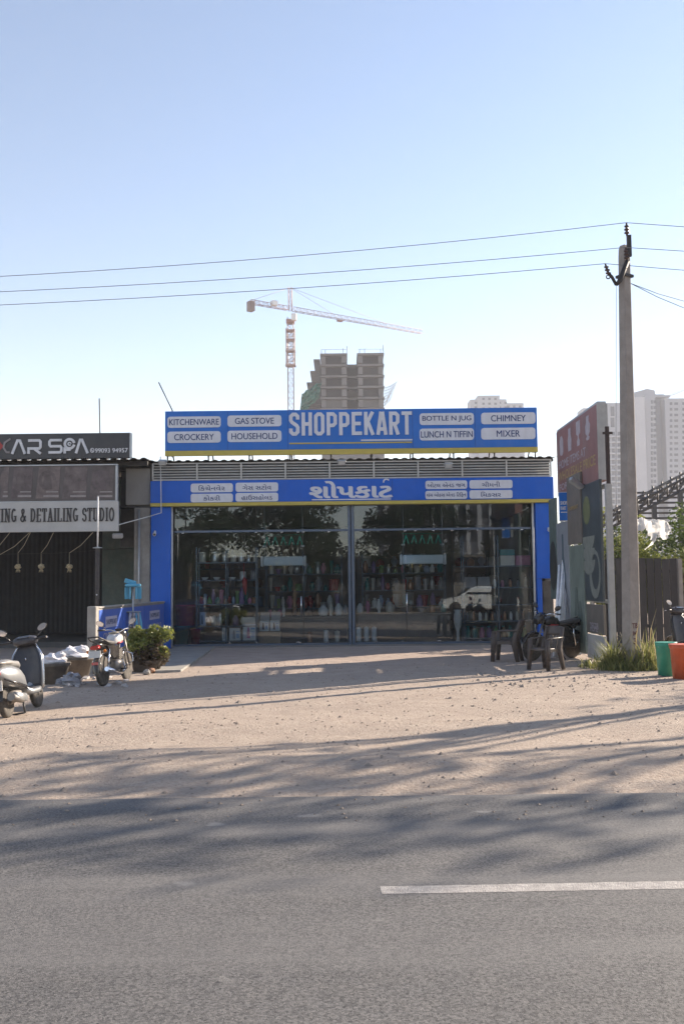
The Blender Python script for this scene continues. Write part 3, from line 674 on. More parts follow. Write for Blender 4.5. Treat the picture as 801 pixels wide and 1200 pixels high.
PROF = {'canister': [(.0, 0), (.95, 0), (1, .04), (1, .78), (.9, .8), (1.03, .82), (1.03, .92), (.5, .97), (.16, .97), (.16, 1), (0, 1)],
        'bottle': [(0, 0), (.9, 0), (1, .05), (1, .6), (.8, .72), (.42, .8), (.42, .86), (.5, .87), (.5, 1), (0, 1)],
        'vase': [(0, 0), (.55, 0), (.6, .06), (.45, .12), (.9, .35), (1, .55), (.8, .75), (.45, .86), (.5, .93), (.7, 1), (.6, 1), (0, .95)],
        'jar': [(0, 0), (.7, 0), (.95, .2), (1, .45), (.85, .7), (.55, .8), (.6, .84), (.3, .95), (.12, .97), (0, 1)],
        'urn': [(0, 0), (.75, 0), (.8, .03), (.35, .09), (.3, .2), (.45, .27), (.32, .33), (.75, .5), (1, .72), (.9, .86), (.7, .93), (.95, 1), (.8, 1), (.5, .9), (0, .88)],
        'bowl': [(0, 0), (.5, 0), (.55, .12), (1, .95), (1, 1), (.92, .95), (.4, .2), (0, .18)],
        'bin': [(0, 0), (.85, 0), (1, .9), (1.06, .9), (1.06, 1), (.96, 1), (.82, .1), (0, .08)]}
def ware(kind, name, col, px, y, z, wpx, hpx, label, group, lid=None):
    r = px2m(wpx, y) / 2; h_ = px2m(hpx, y); x = Xp(px, y)
    o = part(name, PAL[col], None, lambda b: b.lathe([(q * r, s * h_) for q, s in PROF[kind]], (0, 0, 0), 14)); o.location = (x, y, z)
    tag(o, label, name.replace('_', ' '), group)
    if lid: part('lid', PAL[lid], o, lambda b: b.lathe([(0, h_ * .9), (r * .55, h_ * .9), (r * .55, h_ * 1.03), (0, h_ * 1.03)], n=12))
    return o
for i, (p, wq, hq) in enumerate(((237.5, 7.5, 13), (252, 8, 13.5), (264, 7.5, 12), (273.5, 6.5, 9.5), (283, 7.5, 11.5), (291.5, 5.5, 8.5), (299, 5.5, 9))):
    ware('canister', 'steel_canister', 'steel' if i % 3 else 'cream', p, yA, shA[4], wq, hq, ORD[i] + ' canister from the left on the top shelf of the left rack', 'canisters on the top shelf')
for i, p in enumerate((240, 254, 272)):
    ware('bowl', 'bowl', 'white', p, yA, shA[3], 9, 3.2, ('white bowl at the left end of the second shelf', 'white bowl in the middle of the second shelf', 'white bowl right of the middle of the second shelf')[i], 'white bowls on the second shelf')
ware('canister', 'steel_canister', 'white', 284.5, yA, shA[3], 7, 10, 'white canister left of the grey one at the right of the second shelf', 'canisters on the second shelf')
ware('canister', 'steel_canister', 'grey', 296.5, yA, shA[3], 6.5, 11, 'grey canister at the right end of the second shelf', 'canisters on the second shelf')
def carton(px, wq, hq, y, z, col, label, group='cartons in the shop window', pic=None, dp=.22):
    w_ = px2m(wq, y); h_ = px2m(hq, y); x = Xp(px, y); t = thing('carton', label, 'carton', (x, y, z), 0, group)
    part('box', PAL[col], t, lambda b: b.box((0, dp / 2, h_ / 2), (w_, dp, h_), None, .006))
    part('flap', PAL['brown'], t, lambda b: b.span((-w_ / 2 + .01, .01, h_ + .001), (w_ / 2 - .01, dp * .5, h_ + .006)))
    if pic:
        part('picture', PAL[pic], t, lambda b: b.prism([(-w_ * .2, h_ * .15), (w_ * .05, h_ * .12), (w_ * .02, h_ * .5), (-w_ * .04, h_ * .8), (-w_ * .14, h_ * .8), (-w_ * .2, h_ * .45)], -.004, .002))
        part('label_print', PAL['blue'], t, lambda b: b.span((w_ * .12, -.003, h_ * .2), (w_ * .38, .002, h_ * .55)), lambda b: b.span((w_ * .1, -.003, h_ * .66), (w_ * .4, .002, h_ * .76)))
    return t
carton(237.5, 6.5, 16, yA - .2, shA[1], 'blue', 'narrow pale blue carton at the left of the rack middle', pic='black')
carton(291, 16, 9.5, yA - .2, shA[1], 'cream', 'cream carton on the right of the rack middle')
carton(263, 6, 15, yA - .25, shA[0], 'white', 'narrow white carton on the bottom shelf of the left rack', pic='grey')
carton(275, 13, 14.5, yA - .25, shA[0], 'white', 'wide white carton on the bottom shelf of the left rack', pic='grey')
carton(292, 15.5, 19, yA - .25, shA[0], 'white', 'tall white carton with a pink figure on the bottom shelf', pic='pink')
for i, (p, q, hh) in enumerate(((309, .16, 11), (321.5, .16, 11))):
    carton(p, 11, 12, 27.6, shA[0] + px2m(14, 27.6) - .1, 'white', ('grey carton left of its twin under the counter front', 'grey carton right of its twin under the counter front')[i], pic='black')
    carton(p + 1, 10.5, 10, 27.62, shA[0] + px2m(26, 27.6) - .1, 'grey', ('upper left carton of the low stack by the door', 'upper right carton of the low stack by the door')[i])
carton(315.5, 25, 13.8, 27.6, .05, 'brown', 'brown carton at the bottom of the low stack by the door', dp=.3)
for i, (p, c_) in enumerate(((245, 'copper'), (251, 'cream'), (258, 'steel'), (263, 'black'), (276, 'purple'))):
    ware('jar', 'cooking_pot', c_, p, yA, shA[1], 8, 12 if i != 2 else 15, ('copper pot', 'cream pot', 'tall steel pot', 'black pot', 'purple pot')[i] + ' on the middle shelf of the left rack', 'pots on the middle shelf')
ware('jar', 'teapot', 'white', 224.5, 27.3, Zp(719, 27.3), 6, 8, 'white teapot on the dark red drum', None)
t_ = ware('bin', 'dustbin', 'red', 218, 27.35, Zp(731, 27.35), 24, 24, 'dark red drum stacked on the teal one', 'bins in the window corner'); t_.location.z = .05 + px2m(22.5, 27.3); 
ware('bin', 'dustbin', 'teal', 213, 27.3, .05, 17, 22.5, 'teal drum in the lower left corner of the window', 'bins in the window corner')
ware('bin', 'dustbin', 'red', 229, 27.25, .05, 12, 19, 'small red drum right of the teal one', 'bins in the window corner')
tag(part('red_umbrella', M('red_fabric', (.62, .09, .09), .7), None, lambda b: b.tube([P(286, 676, 27.2), P(286.5, 680, 27.2), P(287, 688, 27.2), P(288, 697, 27.2)], [.01, .07, .06, .012], 8), lambda b: b.tube([P(286, 676, 27.2), P(285.5, 660, 27.2)], .008, 5)), 'folded red umbrella hanging on the rack upright', 'umbrella')
for i, (p, c_, k, wq, hq) in enumerate(((316, 'pink', 'jar', 6, 8), (321, 'cream', 'jar', 6, 7), (327, 'pink', 'jar', 6, 8), (332, 'white', 'vase', 4, 13), (345, 'black', 'jar', 9, 11), (361, 'black', 'jar', 10, 12), (378, 'white', 'jar', 12, 13), (387, 'cream', 'vase', 6, 16), (396, 'white', 'jar', 9, 15), (404, 'grey', 'jar', 8, 13))):
    ware(k, 'ornament', c_, p, 28.95, zB, wq, hq, ORD[i] + ' ornament from the left on the left counter', 'ornaments on the left counter')
for i, (p, c_, k, wq, hq) in enumerate(((421, 'white', 'jar', 8, 12), (430, 'pink', 'vase', 6, 14), (443, 'white', 'vase', 6, 16), (456, 'cream', 'jar', 11, 13), (478, 'black', 'canister', 8, 10), (492, 'grey', 'bowl', 10, 5), (505, 'copper', 'canister', 7, 9), (518, 'teal', 'jar', 8, 10))):
    ware(k, 'ornament', c_, p, 29.2, zC, wq, hq, ORD[i] + ' ornament from the left on the right counter', 'ornaments on the right counter')
for i, (p, c_) in enumerate(((362, 'copper'), (394, 'cream'), (381, 'white'))):
    ware('canister', 'steel_canister', c_, p, 28.2, .05, 6, 12 + i, ('copper canister on the floor before the left counter', 'cream canister on the floor by the mullion', 'white canister on the floor before the left counter')[i], 'canisters on the shop floor')
for i in range(3): ware('canister', 'steel_canister', 'white', 419 + i * 9, 28.3, .05, 6, 17, ORD[i] + ' white canister on the floor right of the mullion', 'floor canisters right of the mullion')
ware('urn', 'floor_vase', 'white', 534.5, 27.1, .05, 10, 38, 'tall white footed vase standing at the right window', None)
def bag(p, y, z, label, col='grey'):
    w_ = px2m(15, y); h_ = px2m(12, y); t = thing('handbag', label, 'bag', (Xp(p, y), y, z), 0, 'grey bags on the right rack')
    part('body', PAL[col], t, lambda b: b.prism([(-w_ / 2, 0), (w_ / 2, 0), (w_ * .46, h_), (-w_ * .46, h_)], -.06, .06)); part('handle', PAL['black'], t, lambda b: b.tube([(-w_ * .2, 0, h_)] + [(-w_ * .2 * math.cos(a), 0, h_ + .1 * math.sin(a)) for a in (.5, 1.2, 1.9, 2.6)] + [(w_ * .2, 0, h_)], .01, 6))
bag(549, yD, shD[3], 'grey handbag left of its twin on the right rack'); bag(565.5, yD, shD[3], 'grey handbag right of its twin on the right rack')
for i in range(5): ware('bottle', 'flask', ('white', 'pink', 'copper', 'grey', 'cream')[i], 578.5 + i * 9, yD, shD[3], 4.2, (11, 9, 10, 9, 13)[i], ORD[i] + ' flask from the left on the third shelf of the right rack', 'flasks on the third shelf', 'black')
for i in range(11): ware('bottle', 'bottle', ('grey', 'copper', 'white', 'cream', 'copper')[i % 5], 546 + i * 7.2, yD, shD[1], 3.6, 11.5, ORD[i] + ' bottle from the left on the second shelf of the right rack', 'bottles on the second shelf', 'black')
for i in range(9): ware('bottle', 'water_bottle', ('teal', 'teal', 'pink', 'purple', 'green', 'brown', 'teal', 'pink', 'green')[i], 546 + i * 8.2, 27.5, shD[0], 6.2, 13, ORD[i] + ' coloured bottle from the left on the bottom of the right rack', 'coloured bottles on the bottom shelf', 'teal')
carton(594, 17, 11.5, yD - .2, shD[4], 'cream', 'cream carton on top of the right rack', 'cartons on the right rack')
carton(612.5, 17, 11.5, yD - .2, shD[4], 'pink', 'dusty pink carton on top of the right rack', 'cartons on the right rack')
carton(594, 17, 7, yD - .2, shD[4] + px2m(11.7, yD), 'teal', 'green carton stacked on the cream one on the right rack', 'cartons on the right rack')
# shelving along the back wall
for j, (a, c) in enumerate(((215, 330), (420, 520), (530, 610))):
    yy = 34.5; zs = [.3, .95, 1.6, 2.25]
    rack('shelf_rack', ('dark rack along the back wall on the left', 'dark rack along the back wall in the middle', 'dark rack along the back wall on the right')[j], [Xp(a, yy), Xp((a + c) / 2, yy), Xp(c, yy)], yy - .25, yy + .25, zs, 2.8)
    for k, zz in enumerate(zs):
        for i in range(6):
            col = random.choice(('steel', 'white', 'copper', 'red', 'blue', 'grey', 'cream'))
            ware(random.choice(('canister', 'jar', 'vase', 'bowl')), 'kitchen_ware', col, a + 8 + (c - a - 16) * i / 5, yy, zz, random.uniform(8, 13), random.uniform(8, 16), f"{ORD[i]} piece from the left on the {ORD[k]} shelf up, {('left', 'middle', 'right')[j]} back rack", 'wares on the back racks')

rg = random.Random(77)
for i in range(14):
    col = ('red', 'blue', 'green', 'purple', 'teal', 'pink', 'copper')[i % 7]
    ware(('jar', 'canister', 'bottle', 'vase')[i % 4], 'kitchen_ware', col, 236 + i * 4.7, yA + rg.uniform(-.1, .15), shA[2], rg.uniform(3.5, 6.5), rg.uniform(6, 19), f"{ORD[i]} coloured piece from the left on the middle shelf of the left rack", 'coloured wares on the left rack')
yM = 31.2; shM = [.3, Zp(712, yM), Zp(692, yM), Zp(672, yM)]
for j, (a_, c_) in enumerate(((312, 400), (424, 520))):
    rack('shelf_rack', ('tall rack of coloured wares behind the left counter', 'tall rack of coloured wares behind the right counter')[j], [Xp(a_, yM), Xp((a_ + c_) / 2, yM), Xp(c_, yM)], yM - .25, yM + .25, shM, Zp(650, yM))
    for k in (1, 2, 3):
        for i in range(11):
            col = rg.choice(('red', 'steel', 'white', 'copper', 'blue', 'pink', 'green', 'cream', 'grey', 'purple', 'teal'))
            ware(rg.choice(('jar', 'canister', 'bottle', 'vase', 'bowl')), 'kitchen_ware', col, a_ + 5 + (c_ - a_ - 10) * i / 10 + rg.uniform(-1.6, 1.6), yM + rg.uniform(-.13, .13), shM[k], rg.uniform(4, 9), rg.uniform(5, 18), f"{ORD[i]} piece from left on the {(0, 'lower', 'middle', 'upper')[k]} row of the rack behind the {('left', 'right')[j]} counter", 'wares on the tall racks')

# ================================================================== LEFT NEIGHBOUR
def PXp(px, py, X):                     # the point on the vertical plane x = X
    d = ray(px, py); return EYE + d * ((X - EYE.x) / d.x)
YC = 25.4
SIGNB = M('black_sign_face', (.016, .017, .024), .35, var=.2, dust=.12, dcol=(.2, .19, .18))
SILV = M('silver_letter', (.62, .62, .64), .4)
SIGNW = M('white_sign_face', (.5, .49, .47), .6, var=.12, scale=2, dust=.3)
garage = thing('car_spa_building', 'open fronted car wash garage with dark corrugated back wall', 'garage', (-9, YF, 0))
def gp_(name, mat, *fn):
    o = part(name, mat, garage, *fn); o.location = (9, -YF, 0); return o
gx0, gx1 = -17.0, Xp(178) - .03
CORR = M('corrugated_dark', (.022, .024, .03), .6, .2, var=.25, dust=.1, dcol=(.08, .08, .085))
gp_('roof', ROOFM, lambda b: corr(b, gx0, gx1 + .04, YF - .75, 34.5, zRoof - .02, zRoof + .4, .045, .26))
gp_('eave_beam', BLACK, lambda b: b.span((gx0, YF - .5, zRoof - .16), (gx1, YF - .35, zRoof - .04)))
gp_('plinth', M('dark_concrete', (.10, .098, .095), .9, var=.3, scale=2, bump=.2), lambda b: b.span((gx0, 27.4, -.2), (gx1, 34, .16)))
def shutter(b):
    n = 150; vs = []
    for i in range(n + 1):
        x = gx0 + (gx1 - gx0) * i / n; y = 32.9 + (.02 if i % 2 else 0); vs += [(x, y, .16), (x, y, zRoof - .05)]
    b.add(vs, [(2 * i, 2 * i + 2, 2 * i + 3, 2 * i + 1) for i in range(n)])
gp_('corrugated_wall', CORR, shutter)
gp_('side_wall', WALLM, lambda b: b.span((gx0, 27.5, .16), (gx0 + .2, 33, zRoof - .06)))
GREENW = M('teal_wall_paint', (.10, .15, .14), .8, var=.2, dust=.3)
gp_('side_wall', GREENW, lambda b: b.span((Xp(120, 29.5), 29.5, .16), (gx1 - .0, 29.7, zRoof - .08)))
x, z, w, h = rect(148, 549, 177, 592, YF - .05); gp_('upper_pier', WALLM, lambda b: b.span((x, YF - .1, z), (gx1, YF + .4, z + h + .0), .01))
x, z, w, h = rect(157, 595, 177.5, 760, YF - .05); gp_('pier', CONC, lambda b: b.span((x, YF - .06, 0), (gx1, YF + .4, Zp(595, px=167)), .015))
gp_('lintel', BLACK, lambda b: b.span((Xp(130), YF - .04, Zp(594.8, px=167) + .002), (gx1, YF + .35, Zp(592.2, px=167) - .004)))
gp_('pipe', STEEL, lambda b: b.tube([(Xp(164), YF - .12, .0), (Xp(164), YF - .12, Zp(598, px=167))], .03, 8))
gp_('back_panel', BLACK, lambda b: b.span((Xp(137), YF + .45, Zp(640, px=150)), (Xp(157), YF + .5, zRoof - .2)))
gp_('wall_lamp', CAMW, lambda b: b.box(P(138, 628, YF), (.28, .1, .13), (.4, 0, 0), .02))
# black sign
xr = Xp(152, YC, 520); zb = P(152, 536.5, YC).z; zt = P(152, 507, YC).z; xl = -15.5
ks = thing('black_signboard', 'black CAR SPA signboard with silver letters above the garage', 'signboard', (xl, YC, zb))
def kp(name, mat, *fn, parent=None):
    o = part(name, mat, parent or ks, *fn)
    if parent is None: o.location = (-xl, -YC, -zb)
    return o
kpan = kp('panel', SIGNB, lambda b: b.span((xl, YC, zb), (xr, YC + .16, zt), .006))
kp('edge_trim', STEEL, lambda b: b.span((xr + .002, YC - .01, zb), (xr + .03, YC + .17, zt)))
for px in (21, 118): kp('support', BLACK, lambda b: b.tube([(Xp(px, YC), YC + .08, zRoof - .03), (Xp(px, YC), YC + .08, zb)], .03, 6))
def logo(b):
    x0, z0, w, h = rect(13.5, 514.6, 101, 531.8, YC)
    U = h; t = .17
    def st(q, ox): b.ribbon([(x0 + ox + px * U, z0 + py * U) for px, py in q], t * U, YC - .03, YC - .002)
    xs = [0, 1.1 * U, 2.54 * U, 3.57 * U, 4.22 * U]
    st([(.06, 0), (.42, .92), (.58, .92), (.94, 0)], xs[0])
    st([(.09, 0), (.09, .36), (.82, .36), (.9, .46), (.9, .82), (.82, .92), (.05, .92)], xs[1]); st([(.45, .36), (.92, 0)], xs[1])
    st([(.92, .92), (.16, .92), (.08, .82), (.08, .6), (.16, .5), (.82, .5), (.9, .4), (.9, .18), (.82, .08), (.02, .08)], xs[2])
    st([(.1, 0), (.1, .42)], xs[3]); b.ribbon([(q[0], q[1]) for q in arc(x0 + xs[3] + .42 * U, z0 + .66 * U, .32 * U, .32 * U, 10, 350, 20)], t * U, YC - .03, YC - .002)
    b.ribbon([(q[0], q[1]) for q in arc(x0 + xs[3] + .42 * U, z0 + .66 * U, .1 * U, .1 * U, 0, 330, 12)], .08 * U, YC - .03, YC - .002)
    st([(.1, .26), (.5, .26)], xs[3])
    st([(.22, 0), (.5, .92), (.62, .92), (1.02, 0)], xs[4])
kp('lettering', SILV, logo, parent=kpan)
x, z, w, h = rect(-6, 513.5, 9, 532.5, YC)
kp('emblem', M('red_vinyl', (.33, .03, .03), .45), lambda b: b.ribbon([(x, z + h), (x + w * .55, z + h * .5), (x, z)], h * .2, YC - .02, YC - .002), parent=kpan)
kp('emblem', M('grey_vinyl', (.22, .2, .2), .45), lambda b: b.ribbon([(x + w * 1.25, z + h * .95), (x + w * .8, z + h * .72), (x + w * .72, z + h * .4), (x + w * .95, z + h * .12), (x + w * 1.2, z + h * .1)], h * .12, YC - .022, YC - .002), parent=kpan)
x, z, w, h = rect(111.5, 525.2, 150, 530.4, YC); text('99093 94957', SILV, kpan, x, z, w, h, YC - .004, .02)
x, z, w, h = rect(105.8, 524.8, 110.8, 530.6, YC)
kp('phone_icon', SILV, lambda b: b.ribbon(arc(x + w / 2, z + h / 2, w * .42, h * .42, 0, 360, 14), .018, YC - .006, YC - .001), lambda b: b.ribbon([(x + w * .35, z + h * .7), (x + w * .42, z + h * .45), (x + w * .68, z + h * .3)], .022, YC - .006, YC - .001), parent=kpan)
# photo banner and white sign
xr = Xp(138, YC, 565); zb2 = P(138, 586.3, YC).z; zt2 = P(138, 543.5, YC).z
pb = thing('photo_banner', 'faded brown photo banner of car care pictures under the black signboard', 'banner', (xl, YC, zb2))
def bp_(name, mat, *fn, parent=None):
    o = part(name, mat, parent or pb, *fn)
    if parent is None: o.location = (-xl, -YC, -zb2)
    return o
BAN = M('banner_print', (.09, .078, .076), .55, var=.3, scale=1.3, dust=.3, dcol=(.22, .19, .18))
face = bp_('panel', BAN, lambda b: b.span((xl, YC + .02, zb2), (xr - .06, YC + .1, zt2 - .04)))
bp_('frame', STEEL, lambda b: b.span((xl, YC - .01, zt2 - .037), (xr, YC + .11, zt2), .006), lambda b: b.span((xr - .057, YC - .01, zb2), (xr, YC + .11, zt2 - .04), .006), lambda b: b.span((xl, YC - .01, zb2 - .02), (xr, YC + .11, zb2 - .003)))
PIC = [M('picture_' + str(i), c, .6, var=.5, scale=3.5) for i, c in enumerate(((.12, .097, .093), (.15, .12, .115), (.125, .098, .098), (.165, .13, .122), (.135, .108, .104)))]
for i, (a, c) in enumerate(((-34, -2), (0, 10), (12, 38), (41, 70), (72, 102), (104, 133))):
    x, z, w, h = rect(a, 546.5, c, 585, YC)
    pc = bp_('picture', PIC[i % 5], lambda b: b.prism([(x + .02, z + .02), (x + w - .02, z + .02), (x + w + .02, z + h), (x + .1, z + h)], YC + .012, YC + .019), parent=face)
    bp_('picture_motif', PIC[(i + 2) % 5], lambda b: b.ribbon(arc(x + w * .5, z + h * .58, w * .3, h * .26, 0, 300, 14), .07, YC + .009, YC + .0115), lambda b: b.prism([(x + w * .3, z + h * .3), (x + w * .7, z + h * .3), (x + w * .62, z + h * .75), (x + w * .4, z + h * .8)], YC + .006, YC + .0085), parent=pc)
    bp_('caption', M('caption_print', (.3, .27, .26), .6), lambda b: b.span((x + w * .45, YC + .004, z + .17), (x + w * .95, YC + .0055, z + .2)), lambda b: b.span((x + w * .35, YC + .004, z + .05), (x + w * .97, YC + .0055, z + .1)), parent=pc)
xr3 = Xp(139, YC, 605); zb3 = P(139, 622.5, YC).z; zt3 = zb2 - .024
ws = thing('white_signboard', 'white CLEANING & DETAILING STUDIO board with black serif letters', 'signboard', (xl, YC, zb3))
wpan = part('panel', SIGNW, ws, lambda b: b.span((xl, YC - .02, zb3), (xr3, YC + .08, zt3), .006)); wpan.location = (-xl, -YC, -zb3)
x, z, w, h = rect(0, 595.5, 134.5, 611.5, YC); LET = M('black_letter', (.035, .03, .03), .5)
tmp = MB(); wtot = serif_letters('NING & DETAILING STUDIO', tmp, 0, 0, 1, 0, 1)
b = MB(); serif_letters('CLEANING & DETAILING STUDIO', b, 0, 0, 1, YC - .04, YC - .022); full = max(v[0] for v in b.v)
xN = Xp(-6, YC, 600); kx = (x + w - xN) / (wtot - .06)
b.v = [((x + w) + (v[0] - full) * kx, v[1], z + v[2] * h) for v in b.v]; b.build('lettering', LET, wpan)
def crumple(b, c, r, seed, n=10, m_=14, sq=.75):
    rg = random.Random(seed); rings = []
    for i in range(n + 1):
        a = math.pi * i / n; q = []
        for k in range(m_):
            th = 2 * math.pi * k / m_
            d = Vector((math.sin(a) * math.cos(th), math.sin(a) * math.sin(th), math.cos(a)))
            f = 1 + .38 * NZ.noise(d * 2.3 + Vector((seed, 0, 0))) + .22 * NZ.noise(d * 6 + Vector((0, seed, 0)))
            q.append(Vector(c) + Vector((d.x * r * f, d.y * r * f, d.z * r * sq * f)))
        rings.append(q)
    b.loft(rings, True, False)
# hanging strings with tassels
CORD = M('cord', (.42, .36, .26), .8); TAS = M('tassel', (.45, .36, .22), .8, var=.4, scale=30)
for i, (tx, ty, bx_, by_, hx) in enumerate(((43, 627, 21, 648, 21.5), (64, 627, 47, 648, 48.5), (83, 626, 81, 645, 81.5))):
    ox = (36, 63, 109)[i]; a = P(ox, 624, YC + .02); m_ = P(hx, 648, YC + .6); e = P(hx, 664, YC + .6); s0 = P((0, 20, 47)[i], 649, YC + .62)
    t = thing('hanging_tassel', ('leftmost flower tassel hanging below the detailing sign', 'middle flower tassel hanging below the detailing sign', 'rightmost flower tassel hanging below the detailing sign')[i], 'tassel', a, 0, 'tassels under the detailing sign')
    part('cord', CORD, t, lambda b: b.tube([a - a, (m_ - a) * .5 + Vector((0, 0, -.06)), m_ - a], .009, 5), lambda b: b.tube([m_ - a, e - a], .006, 5))
    part('flower', TAS, t, lambda b: crumple(b, e - a, .085, 4 + i, 7, 9, .8), lambda b: [b.tube([e - a + Vector((0, 0, -.04)), e - a + Vector((.06 * math.cos(k), .06 * math.sin(k), -.12 - .03 * (k % 2)))], [.018, .008], 5) for k in range(7)])
for i, q in enumerate(((9, 27), (36, 627), (63, 627))):
    pass
for i, (a, c) in enumerate(((12, -14), (35, 0))):
    p0 = P(a, 624, YC + .02); p1 = P(c, 650, YC + .6)
    tag(part('string_garland', CORD, None, lambda b: b.tube([p0, (p0 + p1) / 2 + Vector((0, 0, -.07)), p1], .009, 5)), ('slack cord under the detailing sign at the left edge', 'slack cord left of the hanging tassels')[i], 'cord', 'cords under the detailing sign')
tag(part('festoon_wire', BLACK, None, lambda b: b.tube([P(-40, 650, YC + .6), P(60, 648.5, YC + .6), P(157, 642, YC + 1.2)], .007, 5)), 'thin wire stretched across the garage opening behind the tassels', 'wire')
# slim pole in front
pp = G(113.5, 778); t = thing('sign_pole', 'slim dark pole with white upper rod beside the concrete wall end', 'pole', (pp.x, pp.y, 0)); Yp_ = pp.y
def rel(px, py): q = P(px, py, Yp_); return Vector((0, 0, q.z))
part('post', M('rusty_brown', (.07, .055, .045), .7, var=.4, scale=12), t, lambda b: b.tube([(0, 0, -.1), rel(113, 643)], .045, 10))
part('rod', CAMW, t, lambda b: b.tube([rel(113, 643), rel(114, 582)], .016, 8)); part('collar', STEEL, t, lambda b: b.lathe([(.03, 0), (.06, .01), (.06, .03), (.03, .04)], rel(113, 643), 10), lambda b: b.tube([rel(113, 643) + Vector((-.1, 0, .02)), rel(113, 643) + Vector((.1, 0, .02))], .012, 6))
part('bolt', CAMW, t, lambda b: b.lathe([(0, -.02), (.02, 0), (0, .02)], rel(113, 697) + Vector((0, -.045, 0)), 8))
# boundary wall with posters
g0 = G(99, 790); g1 = G(112, 789); Xw = g1.x; y0w = g1.y; y1w = YF - .2
zw = P(105, 712, y0w).z
bw = thing('boundary_wall', 'low concrete wall with blue shop posters between garage and shop', 'wall', (Xw, y0w, 0))
def bwp(name, mat, *fn, parent=None):
    o = part(name, mat, parent or bw, *fn)
    if parent is None: o.location = (-Xw, -y0w, 0)
    return o
bwp('pillar', CONC, lambda b: b.span((g0.x, y0w, -.1), (Xw, y0w + .24, zw + .02), .012))
bwp('wall_body', WALLM, lambda b: b.span((Xw - .14, y0w + .242, -.1), (Xw - .02, y1w, zw - .03)))
bwp('coping', CONC, lambda b: b.span((Xw - .17, y0w + .243, zw - .028), (Xw + .005, y1w, zw + .01), .008))
POST = M('poster_blue', (.025, .11, .50), .5, var=.12, scale=2, dust=.2); PLAV = M('poster_lilac', (.48, .46, .58), .55, var=.1)
ys = [y0w + .3, y0w + 2.35, y0w + 4.7, y1w - .05]
for i in range(3):
    a, c = ys[i], ys[i + 1] - .03
    po = bwp('poster', POST, lambda b: b.span((Xw - .018, a, .28 if i else .2), (Xw - .006, c, zw - .06)))
    L_ = c - a
    pl = bwp('name_plate', PLAV, lambda b: b.span((Xw - .0055, a + L_ * .25, zw - .42), (Xw - .002, a + L_ * .75, zw - .2)), parent=po)
    text('SHOPPEKART', INK, pl, a + L_ * .28, zw - .36, L_ * .44, .1, Xw - .0005, .02, axis='y')
    text(('CROCKERY', 'KITCHENWARE', 'HOUSEHOLD')[i], PLAV, po, a + L_ * .16, zw - .66, L_ * .68, .14, Xw - .002, .03, axis='y')
    bwp('stripe', YEL, lambda b: b.span((Xw - .0055, a + .02, .3), (Xw - .003, c - .02, .36)), parent=po)
# tubs with rubbish bags
TUBM = M('grey_tub', (.09, .085, .08), .75, var=.3, dust=.5); BAGW = M('white_bag', (.62, .6, .62), .45, var=.15, scale=10)
for i, (p, q, r, hh) in enumerate(((58, 803, .27, .31), (84, 796, .33, .34))):
    g = G(p, q); t = thing('rubbish_tub', ('smaller dark tub behind the silver scooter', 'larger dark tub beside the concrete pillar')[i], 'tub', (g.x, g.y + .2, 0), 0, 'dark tubs by the garage')
    part('bowl', TUBM, t, lambda b: b.lathe([(0, 0), (r * .72, 0), (r, hh), (r * 1.08, hh), (r * 1.08, hh + .03), (r * .95, hh + .03), (r * .68, .04), (0, .04)], n=20))
    part('rim', TUBM, t, lambda b: b.lathe([(r * 1.02, hh + .028), (r * 1.1, hh + .03), (r * 1.1, hh + .05), (r * 1.0, hh + .05)], n=20))
    o = part('plastic_bag', BAGW, None, lambda b: crumple(b, (0, 0, 0), r * .8, 3 + i, sq=.6), lambda b: crumple(b, (r * .45, 0, .1), r * .33, 9 + i, 7, 9)); o.location = (g.x, g.y + .2, hh + .07)
    tag(o, ('white plastic bag in the smaller tub behind the scooter', 'white plastic bag heaped in the tub by the pillar')[i], 'plastic bag', 'white bags in the tubs')
g = G(84, 803); o = part('plastic_bag', M('grey_bag', (.33, .33, .36), .5, var=.3), None, lambda b: crumple(b, (0, 0, .09), .16, 21), lambda b: crumple(b, (-.2, .08, .05), .09, 5)); o.location = (g.x, g.y, 0); tag(o, 'crumpled grey plastic bag on the ground before the tubs', 'plastic bag')
SCR = M('scrap', (.4, .38, .38), .8, var=.5, scale=20)
def litter(b):
    rg = random.Random(5)
    for _ in range(46):
        gx = rg.uniform(66, 150); gg = G(gx, rg.uniform(792, 806)); s = rg.uniform(.02, .07)
        b.box((gg.x, gg.y, s * .4), (s * 2, s * 1.3, s * .6), (rg.uniform(-.5, .5), rg.uniform(-.5, .5), rg.uniform(0, 3)))
stuff(part('litter', SCR, None, litter), 'scraps of paper and rubble around the tubs', 'litter')
# bushy plant with soil mound
g = G(168, 789)
t = thing('bush', 'bushy yellow green shrub in a dark pot in front of the blue posters', 'bush', (g.x, g.y + .35, 0))
rg = random.Random(11); blobs = []
for i in range(26):
    a = rg.uniform(0, 6.28); rr = rg.uniform(.05, .38); blobs.append((Vector((math.cos(a) * rr, math.sin(a) * rr * .8, rg.uniform(.36, .76) - .25 * max(0, rr - .25))), (.14, .14, .11)))
part('stem', BARK, t, lambda b: [b.tube([(0, 0, .1), c[0] * .5 + Vector((0, 0, .1)), c[0]], [.02, .014, .006], 5) for c in blobs])
leaf_cloud(MB(), blobs, 2600, .05, rg).build('foliage', LEAF2, t)
leaf_cloud(MB(), [(Vector((.02, -.02, .3)), (.42, .36, .26))], 900, .05, rg).build('dry_shaded_foliage', leaf_mat('dry_shaded_leaf', (.06, .045, .03), (.12, .09, .055)), t)  # dark brown skirt: dry stems, with the shade at the base coloured in
t.scale = (1.0, 1.0, 1.05)
